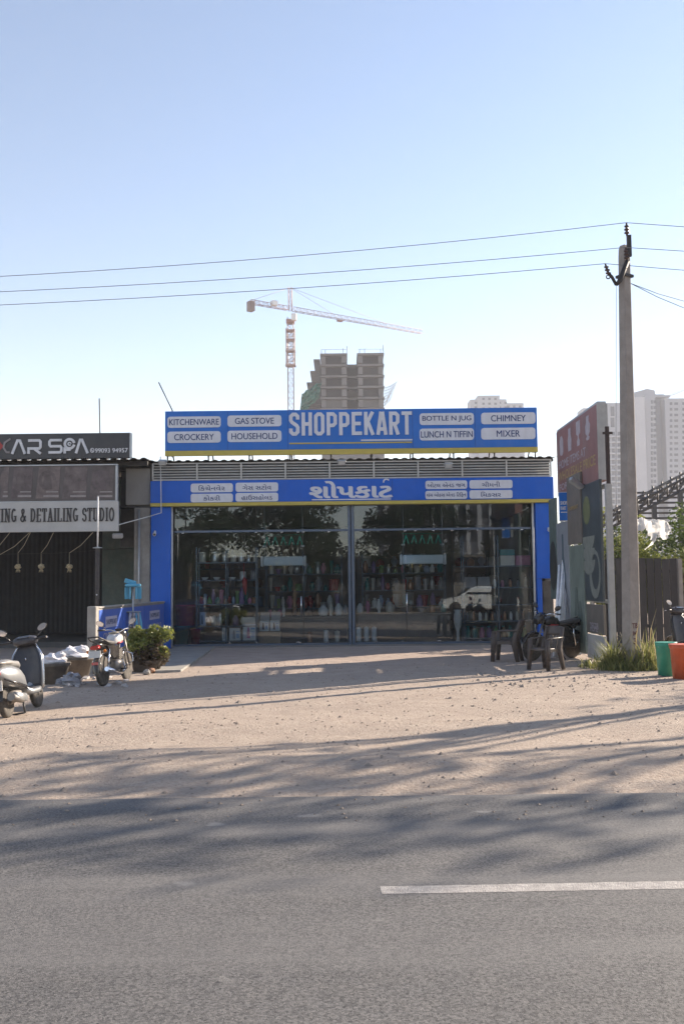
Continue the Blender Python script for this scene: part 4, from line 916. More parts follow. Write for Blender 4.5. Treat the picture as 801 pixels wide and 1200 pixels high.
part('pot', M('pot_clay', (.055, .045, .04), .9, dust=.3), t, lambda b: b.lathe([(0, -.05), (.24, -.05), (.29, .2), (.3, .22), (.27, .22), (.24, .18), (0, .18)], n=18))
STONE = M('loose_brick', (.35, .2, .13), .9, var=.3, scale=10)
for i, (p, q) in enumerate(((178, 789), (182, 787), (172, 791))):
    g2 = G(p, q); o = part('stone', STONE if i < 2 else CONC, None, lambda b: crumple(b, (0, 0, .05), .075, 31 + i, 6, 8)); o.location = (g2.x, g2.y, 0)
    tag(o, ('reddish stone at the right foot of the shrub', 'small reddish stone farthest from the shrub', 'grey stone in front of the shrub pot')[i], 'stone', 'stones by the shrub')
# mop display stand
g = G(157, 778); Ym = g.y + .6
t = thing('mop_stand', 'display stand hung with pale blue plastic mops before the posters', 'stand', (P(156, 700, Ym).x, Ym, 0))
LB = M('pale_blue_plastic', (.10, .38, .56), .45); MOPW = M('mop_white', (.62, .62, .64), .9, var=.2, scale=40)
def zq(py): return P(156, py, Ym).z
part('pole', STEEL, t, lambda b: b.tube([(0, 0, 0), (0, 0, zq(681))], .018, 8)); part('base', BLACK, t, lambda b: b.lathe([(0, 0), (.25, 0), (.25, .03), (.03, .05), (0, .05)], n=16))
for zz, nn in ((zq(686), 0), (zq(717), 1)):
    hd = part('hook_ring', LB if not nn else STEEL, t, lambda b: b.box((0, 0, zz), (.3, .3, .07 if not nn else .03), None, .02))
    for k in range(7):
        a = k * 6.283 / 7; c = (.15 * math.cos(a), .15 * math.sin(a))
        if not nn: part('dustpan', LB, t, lambda b: b.box((c[0], c[1], zz - .17), (.07, .025, .26), (0, 0, a), .01))
        else: part('mop', MOPW if k % 3 else PAL['red'] if k == 3 else LB, t, lambda b: b.tube([(c[0], c[1], zz - .01), (c[0] * 1.15, c[1] * 1.15, zz - .25), (c[0] * 1.3, c[1] * 1.3, zz - .62)], [.012, .03, .05], 7))
part('dustpan', LB, t, lambda b: b.box((-.05, -.05, zq(682)), (.26, .05, .1), (.2, .3, .2), .015))

# ================================================================== VEHICLES
TYRE = M('tyre_rubber', (.022, .021, .02), .85, var=.3, scale=30, dust=.6, dcol=(.2, .17, .14)); RIMM = M('alloy_rim', (.25, .25, .26), .35, .8, dust=.2)
SILVP = M('silver_paint', (.36, .37, .38), .34, .6, var=.06, dust=.14, dcol=(.3, .29, .28), coat=.3); BLKP = M('black_gloss', (.014, .014, .016), .22, var=.1, dust=.12, coat=.3)
NAVY = M('navy_plastic', (.022, .028, .045), .45, dust=.18); SEATM = M('seat_vinyl', (.03, .03, .032), .5, dust=.3, dcol=(.3, .28, .26)); CHR = M('chrome', (.7, .7, .72), .15, 1.)
MIR = M('mirror_glass', (.85, .87, .9), .03, 1., var=0); TAILR = M('tail_red', (.42, .015, .012), .2, coat=.5); PLATEM = M('plate_white', (.6, .6, .58), .5, dust=.3); ORG = M('indicator_amber', (.7, .2, .02), .3)
ENG = M('engine_metal', (.22, .21, .2), .45, .7, var=.3, dust=.4)
def wheel(par, x, r, w_, tw, spokes=5, disc=False):
    wl_ = part('wheel', RIMM, par, lambda b: b.lathe([(r * .56, -w_ * .55), (r * .64, -w_ * .6), (r * .64, w_ * .6), (r * .56, w_ * .55)], (x, 0, r), 24, 'y'))
    prof = []
    for k in range(9):
        a = math.pi * (k / 8) ; prof.append((r - tw + tw * math.sin(a) ** .7, -w_ * math.cos(a)))
    part('tyre', TYRE, wl_, lambda b: b.lathe([(r * .6, -w_ * .8)] + prof + [(r * .6, w_ * .8)], (x, 0, r), 28, 'y'))
    part('hub', ENG, wl_, lambda b: b.lathe([(0, -w_ * 1.1), (r * .2, -w_ * 1.0), (r * .22, 0), (r * .2, w_ * 1.0), (0, w_ * 1.1)], (x, 0, r), 14, 'y'))
    part('spoke', RIMM, wl_, lambda b: [b.box((x + math.cos(a) * r * .4, 0, r + math.sin(a) * r * .4), (r * .5, w_ * .8, r * .12), (0, -a, 0)) for a in [6.283 * k / spokes for k in range(spokes)]])
    return wl_
def mirror(par, base, out, up, back, sz=(.075, .05), rx=0):
    s = 1 if out > 0 else -1
    p1 = Vector(base); p2 = p1 + Vector((back, out, up))
    mo = part('mirror', BLKP, par, lambda b: b.loft([[p2 + Vector((-.018 + d, sz[0] * k * math.cos(a), sz[1] * k * math.sin(a) + .3 * sz[0] * math.cos(a) * s)) for a in [6.283 * q / 16 for q in range(16)]] for d, k in ((0, 1), (.02, 1.06), (.045, .6))]))
    part('stalk', BLKP, mo, lambda b: b.tube([p1, (p1 + p2) / 2 + Vector((0, out * .12, 0)), p2 + Vector((.02, 0, -.02))], .008, 6))
    part('mirror_glass', MIR, mo, lambda b: b.loft([[p2 + Vector((-.019 - d, sz[0] * .93 * math.cos(a), sz[1] * .93 * math.sin(a) + .3 * sz[0] * math.cos(a) * s)) for a in [6.283 * q / 16 for q in range(16)]] for d in (0, .003)]))
def scooter(name, label, loc, rz, paint, seatm, lean=0):
    t = thing(name, label, 'scooter', loc, rz); t.rotation_euler[0] = lean
    wheel(t, -.6, .225, .05, .07); wheel(t, .66, .225, .045, .065)
    part('rear_body', paint, t, lambda b: b.loft([sring(*q) for q in ((-.93, 0, .66, .04, .03), (-.88, 0, .64, .11, .08), (-.72, 0, .60, .165, .145), (-.5, 0, .565, .19, .165), (-.3, 0, .53, .185, .16), (-.14, 0, .47, .16, .13), (-.04, 0, .40, .13, .09))]))
    for s in (-1, 1): part('side_trim', BLKP, t, lambda b: b.tube([(-.86, s * .13, .55), (-.5, s * .192, .44), (-.2, s * .17, .38), (-.02, s * .15, .33)], [.012, .022, .022, .014], 6))
    part('seat', seatm, t, lambda b: b.loft([sring(*q) for q in ((-.86, 0, .75, .06, .03), (-.8, 0, .755, .125, .045), (-.55, 0, .755, .145, .06), (-.4, 0, .735, .14, .05), (-.2, 0, .72, .125, .05), (-.08, 0, .69, .09, .04), (-.02, 0, .66, .05, .02))]))
    part('floorboard', paint, t, lambda b: b.loft([sring(x, 0, z, w_, h_, 14, 4) for x, z, w_, h_ in ((-.1, .33, .15, .05), (.05, .285, .19, .045), (.3, .28, .2, .045), (.42, .31, .19, .05))]))
    part('floor_mat', NAVY, t, lambda b: b.box((.14, 0, .332), (.36, .3, .012), None, .005))
    def shield(b, off, k, z0=.28, z1=.99):
        rows = []
        for i in range(10):
            f = i / 9; z = z0 + (z1 - z0) * f
            xx = .40 + .05 * f + .10 * f * f * (1 if f < .6 else .9); hw = (.205 + .03 * math.sin(f * 3.1) - .10 * max(0, f - .72) / .28) * k
            rows.append([Vector((xx + off + .075 * (1 - (y / .22) ** 2) - .02, y, z)) for y in [hw * (2 * j / 8 - 1) for j in range(9)]])
        vs = []; fs = []; n_ = 9
        for th in (0, .03):
            for r_ in rows: vs += [p + Vector((th, 0, 0)) for p in r_]
        N = 90
        for i in range(9):
            for j in range(8):
                a = i * n_ + j; fs += [(a, a + n_, a + n_ + 1, a + 1), (a + N, a + 1 + N, a + n_ + 1 + N, a + n_ + N)]
        for i in range(9):
            a = i * n_; fs.append((a, a + N, a + n_ + N, a + n_)); a += 8; fs.append((a, a + n_, a + n_ + N, a + N))
        for j in range(8):
            a = j; fs.append((a, a + 1, a + 1 + N, a + N)); a = 81 + j; fs.append((a, a + N, a + 1 + N, a + 1))
        b.add(vs, fs, True)
    part('leg_shield', paint, t, lambda b: shield(b, .0, 1.))
    part('inner_panel', NAVY, t, lambda b: shield(b, -.026, .9, .31, .97))
    for s in (-1, 1): part('shield_edge', CHR if paint is SILVP else paint, t, lambda b: b.tube([(.40 + .05 * f + .10 * f * f + .01, s * (.208 + .03 * math.sin(f * 3.1) - .10 * max(0, f - .72) / .28), .28 + .71 * f) for f in [i / 9 for i in range(10)]], .012, 6))
    part('glove_hook', CHR, t, lambda b: b.tube([(.46, 0, .78), (.42, 0, .76), (.43, 0, .72)], .008, 6))
    part('front_fender', paint, t, lambda b: b.loft([[Vector((.66 + math.cos(a) * (.265 + dx), s_ * .075, .225 + math.sin(a) * (.265 + dx))) for s_, dx in ((-1, -.03), (-.6, .01), (0, .025), (.6, .01), (1, -.03))] for a in [R(q) for q in range(15, 166, 15)]], False))
    for s in (-1, 1): part('fork', ENG, t, lambda b: b.tube([(.66, s * .075, .225), (.6, s * .06, .5)], .016, 8))
    part('head_cowl', NAVY, t, lambda b: b.loft([sring(*q) for q in ((.4, 0, 1.01, .06, .03), (.44, 0, 1.02, .17, .055), (.52, 0, 1.02, .2, .075), (.6, 0, 1.0, .14, .065), (.645, 0, .98, .07, .04))]))
    part('instrument', BLKP, t, lambda b: b.box((.45, 0, 1.075), (.08, .2, .02), (0, -.4, 0), .008)); part('headlight', M('lamp_lens', (.75, .75, .75), .1), t, lambda b: b.loft([sring(.63, 0, .98, .085, .045), sring(.66, 0, .975, .06, .03)]))
    for s in (-1, 1):
        part('handgrip', BLACK, t, lambda b: b.tube([(.48, s * .18, 1.03), (.42, s * .36, 1.03)], .018, 8)); part('brake_lever', CHR, t, lambda b: b.tube([(.52, s * .2, 1.03), (.5, s * .36, 1.02)], .007, 5))
        mirror(t, (.47, s * .2, 1.05), s * .11, .14, -.03)
    part('tail_light', TAILR, t, lambda b: b.loft([sring(-.9, 0, .64, .1, .05), sring(-.955, 0, .63, .075, .035)])); part('number_plate', PLATEM, t, lambda b: b.box((-.9, 0, .47), (.012, .2, .14), (0, .2, 0)))
    part('plate_bracket', BLACK, t, lambda b: b.box((-.86, 0, .5), (.05, .14, .2), (0, .25, 0), .01)); part('grab_rail', ENG, t, lambda b: b.tube([(-.55, .15, .74), (-.85, .13, .77), (-.95, .05, .78), (-.95, -.05, .78), (-.85, -.13, .77), (-.55, -.15, .74)], .012, 8))
    part('engine', ENG, t, lambda b: b.loft([sring(*q) for q in ((-.62, .02, .25, .12, .08), (-.5, .02, .28, .15, .11), (-.25, .02, .29, .14, .1), (-.1, .02, .3, .09, .06))]))
    part('exhaust', ENG, t, lambda b: b.tube([(-.2, -.14, .2), (-.45, -.17, .22), (-.85, -.18, .3)], [.025, .05, .055], 12)); part('heat_shield', SILVP, t, lambda b: b.loft([sring(x_, -.195, z_, .035, .06, 12) for x_, z_ in ((-.35, .24), (-.5, .26), (-.75, .3))]))
    part('shock', BLACK, t, lambda b: b.tube([(-.62, .12, .26), (-.55, .12, .52)], .03, 8)); part('centre_stand', BLACK, t, lambda b: b.tube([(-.2, .1, .22), (-.3, .14, .02)], .014, 6), lambda b: b.tube([(-.2, -.1, .22), (-.3, -.14, .02)], .014, 6), lambda b: b.tube([(-.3, -.14, .02), (-.3, .14, .02)], .014, 6))
    part('mud_flap', BLACK, t, lambda b: b.box((-.84, 0, .33), (.01, .14, .16), (0, .35, 0)))
    return t
def heading(px0, py0, px1, py1):
    a = G(px0, py0); c = G(px1, py1); return math.atan2(c.y - a.y, c.x - a.x)
g = G(45, 829); hd_ = heading(8, 846, 45, 829) - R(4); ks_ = .9
o = scooter('scooter', 'silver scooter with dark leg shield parked at the left edge', (g.x - .66 * ks_ * math.cos(hd_), g.y - .66 * ks_ * math.sin(hd_), 0), hd_, SILVP, M('seat_grey', (.2, .2, .2), .5, dust=.2), R(-9))
o.scale = (ks_,) * 3
o = scooter('scooter', 'black scooter behind the buckets at the right edge', (P(807, 700, 20.6).x + .12, 20.6, 0), R(115), BLKP, SEATM)

def motorcycle(label, loc, rz, lean, tank, scale=1):
    t = thing('motorcycle', label, 'motorcycle', loc, rz); t.rotation_euler = (lean, 0, rz); t.scale = (scale,) * 3
    wheel(t, -.62, .305, .045, .07, 6); wheel(t, .65, .305, .04, .065, 6)
    part('frame', BLACK, t, lambda b: b.tube([(.42, 0, .85), (.3, 0, .62), (.28, 0, .3), (-.12, 0, .26), (-.2, 0, .5), (-.1, 0, .74)], .02, 8), lambda b: b.tube([(.42, 0, .85), (.1, 0, .78), (-.7, 0, .75)], .02, 8))
    part('fuel_tank', tank, t, lambda b: b.loft([sring(*q) for q in ((.36, 0, .84, .05, .04), (.3, 0, .87, .12, .09), (.15, 0, .88, .145, .115), (0, 0, .85, .12, .1), (-.1, 0, .81, .07, .05))]))
    part('tank_stripe', PAL['red'], t, lambda b: b.loft([sring(*q) for q in ((.24, 0, .80, .13, .03), (.12, 0, .79, .146, .03), (0, 0, .79, .12, .03))]))
    part('seat', SEATM, t, lambda b: b.loft([sring(*q) for q in ((-.04, 0, .80, .07, .03), (-.15, 0, .8, .11, .045), (-.4, 0, .82, .125, .05), (-.65, 0, .86, .12, .05), (-.8, 0, .87, .06, .03))]))
    for s in (-1, 1):
        part('side_panel', BLKP, t, lambda b: b.prism([(-.3, .5), (-.05, .55), (-.02, .74), (-.25, .76), (-.6, .78), (-.5, .66)], s * .1, s * .13))
        part('shock', CHR, t, lambda b: b.tube([(-.6, s * .11, .32), (-.48, s * .11, .7)], .028, 8)); part('fork', ENG, t, lambda b: b.tube([(.65, s * .08, .3), (.44, s * .08, .9)], .022, 8))
        part('indicator', ORG, t, lambda b: b.lathe([(0, -.03), (.03, -.01), (.03, .02), (0, .03)], (-.84, s * .17, .68), 8, 'y')); part('footpeg', BLACK, t, lambda b: b.tube([(.0, s * .1, .28), (0, s * .26, .28)], .016, 6))
        part('handgrip', BLACK, t, lambda b: b.tube([(.3, s * .26, 1.06), (.24, s * .38, 1.06)], .019, 8)); part('brake_lever', CHR, t, lambda b: b.tube([(.36, s * .22, 1.06), (.32, s * .38, 1.05)], .007, 5))
        mirror(t, (.33, s * .24, 1.07), s * .1, .12, -.03, (.08, .055))
        part('mudguard_stay', CHR, t, lambda b: b.tube([(-.62, s * .06, .3), (-.9, s * .06, .5)], .008, 5))
    part('tail_cowl', BLKP, t, lambda b: b.loft([sring(*q) for q in ((-.5, 0, .76, .1, .05), (-.75, 0, .79, .09, .05), (-.9, 0, .81, .05, .03))]))
    part('grab_rail', BLACK, t, lambda b: b.tube([(-.5, .13, .82), (-.8, .13, .9), (-.95, .1, .95), (-.97, 0, .955), (-.95, -.1, .95), (-.8, -.13, .9), (-.5, -.13, .82)], .016, 8))
    part('tail_light', TAILR, t, lambda b: b.loft([sring(-.88, 0, .76, .1, .045), sring(-.935, 0, .75, .085, .035)])); part('number_plate', PLATEM, t, lambda b: b.box((-.95, 0, .63), (.012, .24, .13), (0, .15, 0)))
    part('reflector', TAILR, t, lambda b: b.box((-.97, 0, .46), (.012, .12, .05), (0, .1, 0), .004))
    part('rear_mudguard', BLKP, t, lambda b: b.loft([[Vector((-.62 + math.cos(a) * (.345 + dx), s_ * .075, .305 + math.sin(a) * (.345 + dx))) for s_, dx in ((-1, -.03), (-.6, .005), (0, .015), (.6, .005), (1, -.03))] for a in [R(q) for q in range(50, 186, 15)]], False))
    part('front_mudguard', BLKP, t, lambda b: b.loft([[Vector((.65 + math.cos(a) * (.34 + dx), s_ * .06, .305 + math.sin(a) * (.34 + dx))) for s_, dx in ((-1, -.03), (-.6, .005), (0, .015), (.6, .005), (1, -.03))] for a in [R(q) for q in range(20, 156, 15)]], False))
    part('engine', ENG, t, lambda b: b.loft([sring(x_, 0, z_, w_, h_, 16, 3.5) for x_, z_, w_, h_ in ((-.18, .36, .1, .08), (-.08, .37, .16, .11), (.1, .36, .17, .11), (.2, .37, .1, .08))]), lambda b: [b.box((.14 + k * .006, 0, .48 + .035 * k), (.2, .2, .016), (0, -.25, 0)) for k in range(6)])
    part('exhaust', CHR, t, lambda b: b.tube([(.25, -.08, .45), (.28, -.12, .25), (0, -.15, .2), (-.4, -.17, .25), (-.85, -.18, .34)], [.02, .02, .025, .045, .045], 10)); part('chain_case', BLACK, t, lambda b: b.box((-.36, .1, .31), (.55, .03, .1), None, .02))
    part('handlebar', CHR, t, lambda b: b.tube([(.28, .3, 1.06), (.36, .16, 1.05), (.4, 0, .98), (.36, -.16, 1.05), (.28, -.3, 1.06)], .014, 8))
    part('headlight', BLKP, t, lambda b: b.loft([sring(*q) for q in ((.42, 0, .93, .08, .09), (.5, 0, .93, .11, .12), (.58, 0, .9, .1, .1), (.62, 0, .88, .07, .06))])); part('visor', M('smoke_visor', (.03, .03, .035), .1), t, lambda b: b.loft([sring(.4, 0, 1.05, .08, .015), sring(.5, 0, 1.0, .1, .02), sring(.58, 0, .95, .07, .02)]))
    part('crash_bar', CHR, t, lambda b: b.tube([(.3, .06, .62), (.34, .26, .55), (.33, .28, .4), (.26, .1, .3)], .013, 7), lambda b: b.tube([(.3, -.06, .62), (.34, -.26, .55), (.33, -.28, .4), (.26, -.1, .3)], .013, 7))
    part('side_stand', BLACK, t, lambda b: b.tube([(-.05, .1, .28), (-.12, .3, .0)], .013, 6)); part('saddle_cloth', M('tan_cloth', (.33, .28, .22), .9, var=.3), t, lambda b: b.loft([sring(*q) for q in ((.04, 0, .985, .05, .01), (.1, 0, .99, .1, .02), (.18, 0, .995, .09, .015))]))
    return t
g = G(120, 806)
motorcycle('red and white motorcycle seen from behind beside the concrete pillar', (g.x + .05, g.y + .72, 0), R(82), R(-5), M('white_tank', (.6, .58, .57), .3, coat=.3, dust=.3), .86)
g = G(655, 776)
motorcycle('black motorcycle parked behind the plastic chairs by the hoarding', (g.x + .02, g.y + .75, 0), R(215), R(-6), BLKP, .95)

# ================================================================== RIGHT SIDE
CHM = M('brown_plastic', (.06, .044, .038), .5, var=.2, dust=.3, dcol=(.2, .17, .14))
def chair(label, loc, rz, rx=0):
    t = thing('plastic_chair', label, 'chair', loc, rz, 'brown plastic chairs'); t.rotation_euler = (rx, 0, rz)
    part('seat', CHM, t, lambda b: b.loft([[Vector((x_, y_, .43 + .02 * (y_ / .2) ** 2 + dz)) for y_, dz in ((-w_, 0), (-w_ * .5, 0), (0, 0), (w_ * .5, 0), (w_, 0), (w_, -.03), (0, -.03), (-w_, -.03))] for x_, w_ in ((-.2, .2), (-.05, .215), (.12, .225), (.22, .22), (.25, .21))]))
    bk = part('backrest', CHM, t, lambda b: b.loft([[Vector((x0_ - .06 * (1 - (y_ / w_) ** 2) + dx, y_, z_)) for y_, dx in ((-w_, 0), (-w_ * .5, 0), (0, 0), (w_ * .5, 0), (w_, 0), (w_, -.03), (0, -.03), (-w_, -.03))] for x0_, z_, w_ in ((-.27, .7, .215), (-.3, .78, .225), (-.33, .86, .21), (-.345, .9, .15))]))
    for k in range(5): part('slat', CHM, bk, lambda b: b.box((-.272 - .03 * (1 - abs(k - 2) / 2), -.15 + .075 * k, .57), (.018, .045, .3), (0, -.3, 0)))
    for s in (-1, 1):
        part('leg', CHM, t, lambda b: b.loft([[Vector((x_ + dx * k, s * y_ + dy * k, z_)) for dx, dy in ((-.05, -.03), (.05, -.03), (.05, .03), (-.05, .03))] for x_, y_, z_, k in ((.22, .22, .64, .9), (.22, .22, .42, 1.1), (.25, .245, .0, .75))]))
        part('leg', CHM, t, lambda b: b.loft([[Vector((x_ + dx * k, s * y_ + dy * k, z_)) for dx, dy in ((-.05, -.03), (.05, -.03), (.05, .03), (-.05, .03))] for x_, y_, z_, k in ((-.35, .2, .88, .6), (-.27, .205, .66, .9), (-.2, .205, .42, 1.1), (-.29, .235, .0, .75))]))
        part('side_skirt', CHM, t, lambda b: b.prism([(-.22, .44), (.22, .44), (.24, .3), (.17, .36), (.06, .385), (-.06, .385), (-.17, .36), (-.25, .28)], s * .2, s * .225))
        part('armrest', CHM, t, lambda b: b.loft([[Vector((x_, s * .225 + dy, z_ + dz)) for dy, dz in ((-.03, -.012), (.03, -.012), (.03, .012), (-.03, .012))] for x_, z_ in ((-.27, .67), (-.1, .66), (.12, .655), (.25, .64))]))
    return t
g = G(598, 776); o = chair('brown plastic chair facing left, nearer to the shop glass', (g.x - .05, g.y + .2, 0), R(158)); o.scale = (.97,) * 3
g = G(641, 786); chair('brown plastic chair standing in front of the black motorcycle', (g.x, g.y + .15, 0), R(222)).scale = (.9, .9, .9)
# leaning pipes
PIPEW = M('white_pvc', (.8, .79, .8), .45, dust=.08)
Xh = PXp(706, 600, 1).x * 0 + G(706, 778).x
for i, (bx_, by_, tx, ty) in enumerate(((648, 736, 655, 664), (652, 735, 660, 651), (655.5, 734, 662, 650), (659, 735, 665, 664))):
    a = P(bx_, by_, 21.9); a.z = .0; a = Vector((P(bx_, 740, 21.9).x, 21.9 + .1 * i, 0)); c = P(tx, ty, 23.3)
    tag(part('plastic_pipe', PIPEW, None, lambda b: b.tube([a, (a + c) / 2, c], .036, 8), lambda b: b.tube([c, c + (c - a).normalized() * .03], .04, 8)), 'white pipe leaning on the hoarding, ' + ORD[i] + ' from the left', 'pipe', 'white pipes leaning on the hoarding')

# hoarding: a steel frame wall of boards at right angles to the road
hd = thing('hoarding', 'tall hoarding of printed boards at right angles to the shop front', 'hoarding', (Xh, 20, 0))
def hp(name, mat, *fn, parent=None):
    o = part(name, mat, parent or hd, *fn)
    if parent is None: o.location = (-Xh, -20, 0)
    return o
def yz(px, py): q = PXp(px, py, Xh); return q.y, q.z
REDB = M('red_board', (.27, .11, .10), .6, var=.3, scale=1.5, dust=.6, dcol=(.24, .185, .18), streak=True); GREYM = M('sheet_grey', (.40, .40, .39), .6, .2, var=.15, dust=.2)
ya, za = yz(698, 473); yb_, zb_ = yz(653, 575); zlow = yz(697, 561)[1]
red = hp('red_board', REDB, lambda b: b.span((Xh, ya, zlow - .05), (Xh + .22, yb_, za), .008))
hp('end_plate', GREYM, lambda b: b.span((Xh + .0, ya - .012, zlow - .05), (Xh + .22, ya - .003, za)))
LH = za - zlow
PALW = M('faded_white_print', (.42, .37, .40), .6, var=.2); PALY = M('faded_yellow_print', (.42, .30, .13), .6, var=.2)
span = yb_ - ya
def ht(body, f0, f1, zc, hh, mt, bold=.03): text(body, mt, red, yb_ - span * f0, zc, -span * (f1 - f0), hh, Xh - .003, bold, axis='y')
ht('HOME ITEMS AT', .06, .74, zlow + LH * .38, LH * .125, PALW); ht('WHOLESALE PRICE', .04, .95, zlow + LH * .19, LH * .14, PALY); ht('FOR ALL', .06, .5, zlow + LH * .04, LH * .10, PALW)
for k in range(4):
    yc = yb_ - span * (.14 + .22 * k); zz = zlow + LH * .58; hh_ = LH * (.3, .34, .36, .34)[k]
    prof = ([(.0, 0), (.1, 0), (.2, .15), (.2, .8), (.1, .95), (.1, 1), (0, 1)], [(0, 0), (.16, 0), (.2, .5), (.12, .7), (.12, 1), (0, 1)], [(0, 0), (.12, 0), (.14, .2), (.05, .3), (.05, .4), (.2, .5), (.2, 1), (0, 1)], [(0, 0), (.1, 0), (.16, .1), (.06, .18), (.2, .3), (.23, .6), (.12, .75), (.12, 1), (0, 1)])[k]
    outl = [(yc + r_ * .9, zz + h_ * hh_) for r_, h_ in prof] + [(yc - r_ * .9, zz + h_ * hh_) for r_, h_ in reversed(prof[1:-1])]
    hp('product_print', PALW, lambda b: b.prism(outl, Xh - .004, Xh - .001, 'yz'), parent=red)
hp('top_frame', STEEL, lambda b: b.span((Xh + .02, ya + .02, za + .002), (Xh + .2, yb_ + .01, za + .05)))
def board(name, mat, pn, pf, ptop, pbot, off=0, th=.05, zt=None, zb=None):
    y0_, _ = yz(pn, 650); y1_, _ = yz(pf, 650); z1_ = zt if zt is not None else yz(pn, ptop)[1]; z0_ = zb if zb is not None else max(.06, yz(pn, pbot)[1])
    o = hp(name, mat, lambda b: b.span((Xh - off, y0_, z0_), (Xh - off + th, y1_, z1_), .004)); return o, y0_, y1_, z0_, z1_
DKB = M('dark_poster', (.045, .06, .07), .45, var=.4, scale=2); PLT = M('plate_print', (.2, .215, .19), .5, var=.2); OLV = M('olive_print', (.14, .155, .07), .6)
o, y0_, y1_, z0_, z1_ = board('crockery_poster', DKB, 706, 683, 560, 705, .03)
ym = (y0_ + y1_) / 2
hp('plate_print', OLV, lambda b: b.prism(arc(ym + .3, z1_ - .55, .3, .3, 0, 345, 20), Xh - .034, Xh - .031, 'yz'), parent=o)
for k in range(3): hp('plate_print', PLT, lambda b: b.prism(arc(ym + .2, z1_ - 1.1 - .25 * k, .52, .3, 180, 360, 12), Xh - .036 - .002 * k, Xh - .0335 - .002 * k, 'yz'), parent=o)
hp('plate_print', PLT, lambda b: b.prism(arc(ym - .25, z0_ + .55, .45, .5, 0, 350, 20), Xh - .035, Xh - .031, 'yz'), parent=o)
hp('plate_print', DKB, lambda b: b.prism(arc(ym - .3, z0_ + .6, .3, .36, 0, 350, 20), Xh - .038, Xh - .036, 'yz'), parent=o)
BRB = M('brown_board', (.13, .115, .10), .6, var=.15, dust=.25)
o, a0, a1, b0, b1 = board('brown_board', BRB, 707, 687, 709, 744, .045)
text('HOME', PALW, o, a1 - .3, b1 - .55, -(a1 - a0) * .45, .12, Xh - .048, .03, axis='y'); text('DECOR', PALW, o, a1 - .3, b1 - 1.0 if b1 - 1.0 > b0 else b0 + .1, -(a1 - a0) * .5, .12, Xh - .048, .03, axis='y')
board('white_board', M('white_board', (.45, .45, .44), .6, dust=.4), 707, 687, 745.5, 776, .045)
o, a0, a1, b0, b1 = board('brown_board', BRB, 684.5, 668.5, 0, 0, .06, .05, yz(668, 575)[1] + .3, yz(684, 636)[1])
text('SHOPPEKART', PALY, o, a1 - .15, (b0 + b1) / 2, -(a1 - a0) * .7, .08, Xh - .063, .02, axis='y')
GRN = M('green_grey_poster', (.17, .21, .18), .5, var=.3, scale=1.6)
o, a0, a1, b0, b1 = board('glassware_poster', GRN, 685.5, 669, 0, 770, .05, .05, yz(684, 638)[1], .12)
GRD = M('dark_green_print', (.085, .115, .10), .5, var=.3)
for k in range(2): hp('glass_print', GRD, lambda b: b.prism([(a0 + .25 + .3 * k, b0 + .2), (a0 + .55 + .3 * k, b0 + .2), (a0 + .6 + .3 * k, b0 + .8), (a0 + .47 + .3 * k, b0 + 1.1 + .3 * k), (a0 + .33 + .3 * k, b0 + 1.1 + .3 * k), (a0 + .2 + .3 * k, b0 + .8)], Xh - .056 - .003 * k, Xh - .0535 - .003 * k, 'yz'), parent=o)
o, a0, a1, b0, b1 = board('bottle_poster', M('pale_poster', (.24, .26, .29), .5, var=.12), 668.5, 654.5, 0, 0, .05, .05, yz(660, 612)[1], .65)
hp('bottle_print', M('teal_print', (.06, .10, .13), .5), lambda b: b.prism([(a0 + .4, b0 + .3), (a0 + .8, b0 + .3), (a0 + .85, b0 + 1.2), (a0 + .68, b0 + 1.6), (a0 + .66, b0 + 2.1), (a0 + .54, b0 + 2.1), (a0 + .52, b0 + 1.6), (a0 + .35, b0 + 1.2)], Xh - .055, Xh - .052, 'yz'), parent=o)
board('base_board', M('base_brown', (.12, .10, .095), .8, dust=.3), 668.4, 654.6, 0, 0, .04, .05, .64, .05)
o, a0, a1, b0, b1 = board('cookware_poster', M('deep_green_poster', (.10, .14, .13), .5, var=.3), 654.3, 646.5, 0, 0, .06, .05, yz(650, 584)[1], yz(650, 702)[1])
hp('pan_print', M('black_print', (.03, .035, .035), .5), lambda b: b.prism(arc((a0 + a1) / 2, b0 + .8, .4, .6, 0, 350, 18), Xh - .066, Xh - .062, 'yz'), parent=o)
for k, (pp_, z1_) in enumerate(((712, yz(712, 566)[1]), (686.3, zlow), (669, zlow), (654.4, zlow))):
    yq = yz(pp_, 650)[0]; hp('post', GREYM if k == 0 else STEEL, lambda b: b.span((Xh - .02 if k == 0 else Xh + .06, yq - .04, -.1), (Xh + .1 if k == 0 else Xh + .14, yq + .05, z1_)))
hp('rail', STEEL, lambda b: b.span((Xh + .145, ya, zlow - .2), (Xh + .2, yb_, zlow - .12)), lambda b: b.span((Xh + .145, ya, 1.2), (Xh + .2, yb_, 1.27)))
yq = yz(704, 650)[0] - .25
t = thing('iron_cross_post', 'rusty black post with a crossbar at the front end of the hoarding', 'post', (Xh + .12, yq, 0))
zq0 = P(704, 500, yq).z; part('post', M('rust_black', (.045, .03, .027), .8), t, lambda b: b.span((-.035, -.03, 0), (.035, .03, zq0))); part('crossbar', MATS['rust_black'], t, lambda b: b.span((-.1, -.045, zq0 - .16), (.1, -.032, zq0 - .11)))
c = P(685, 566, 21.0); t = thing('floodlight', 'grey lamp tilted on the top of the crockery poster', 'floodlight', (Xh - .2, 21.0, c.z)); part('housing', STEEL, t, lambda b: b.box((0, 0, 0), (.34, .12, .1), (0, .6, .2), .02)); part('bracket', BLACK, t, lambda b: b.tube([(.05, .02, -.02), (.22, .06, -.05)], .02, 6)); part('lens', MATS['lamp_glass'], t, lambda b: b.box((-.03, 0, -.05), (.28, .1, .01), (0, .6, .2)))
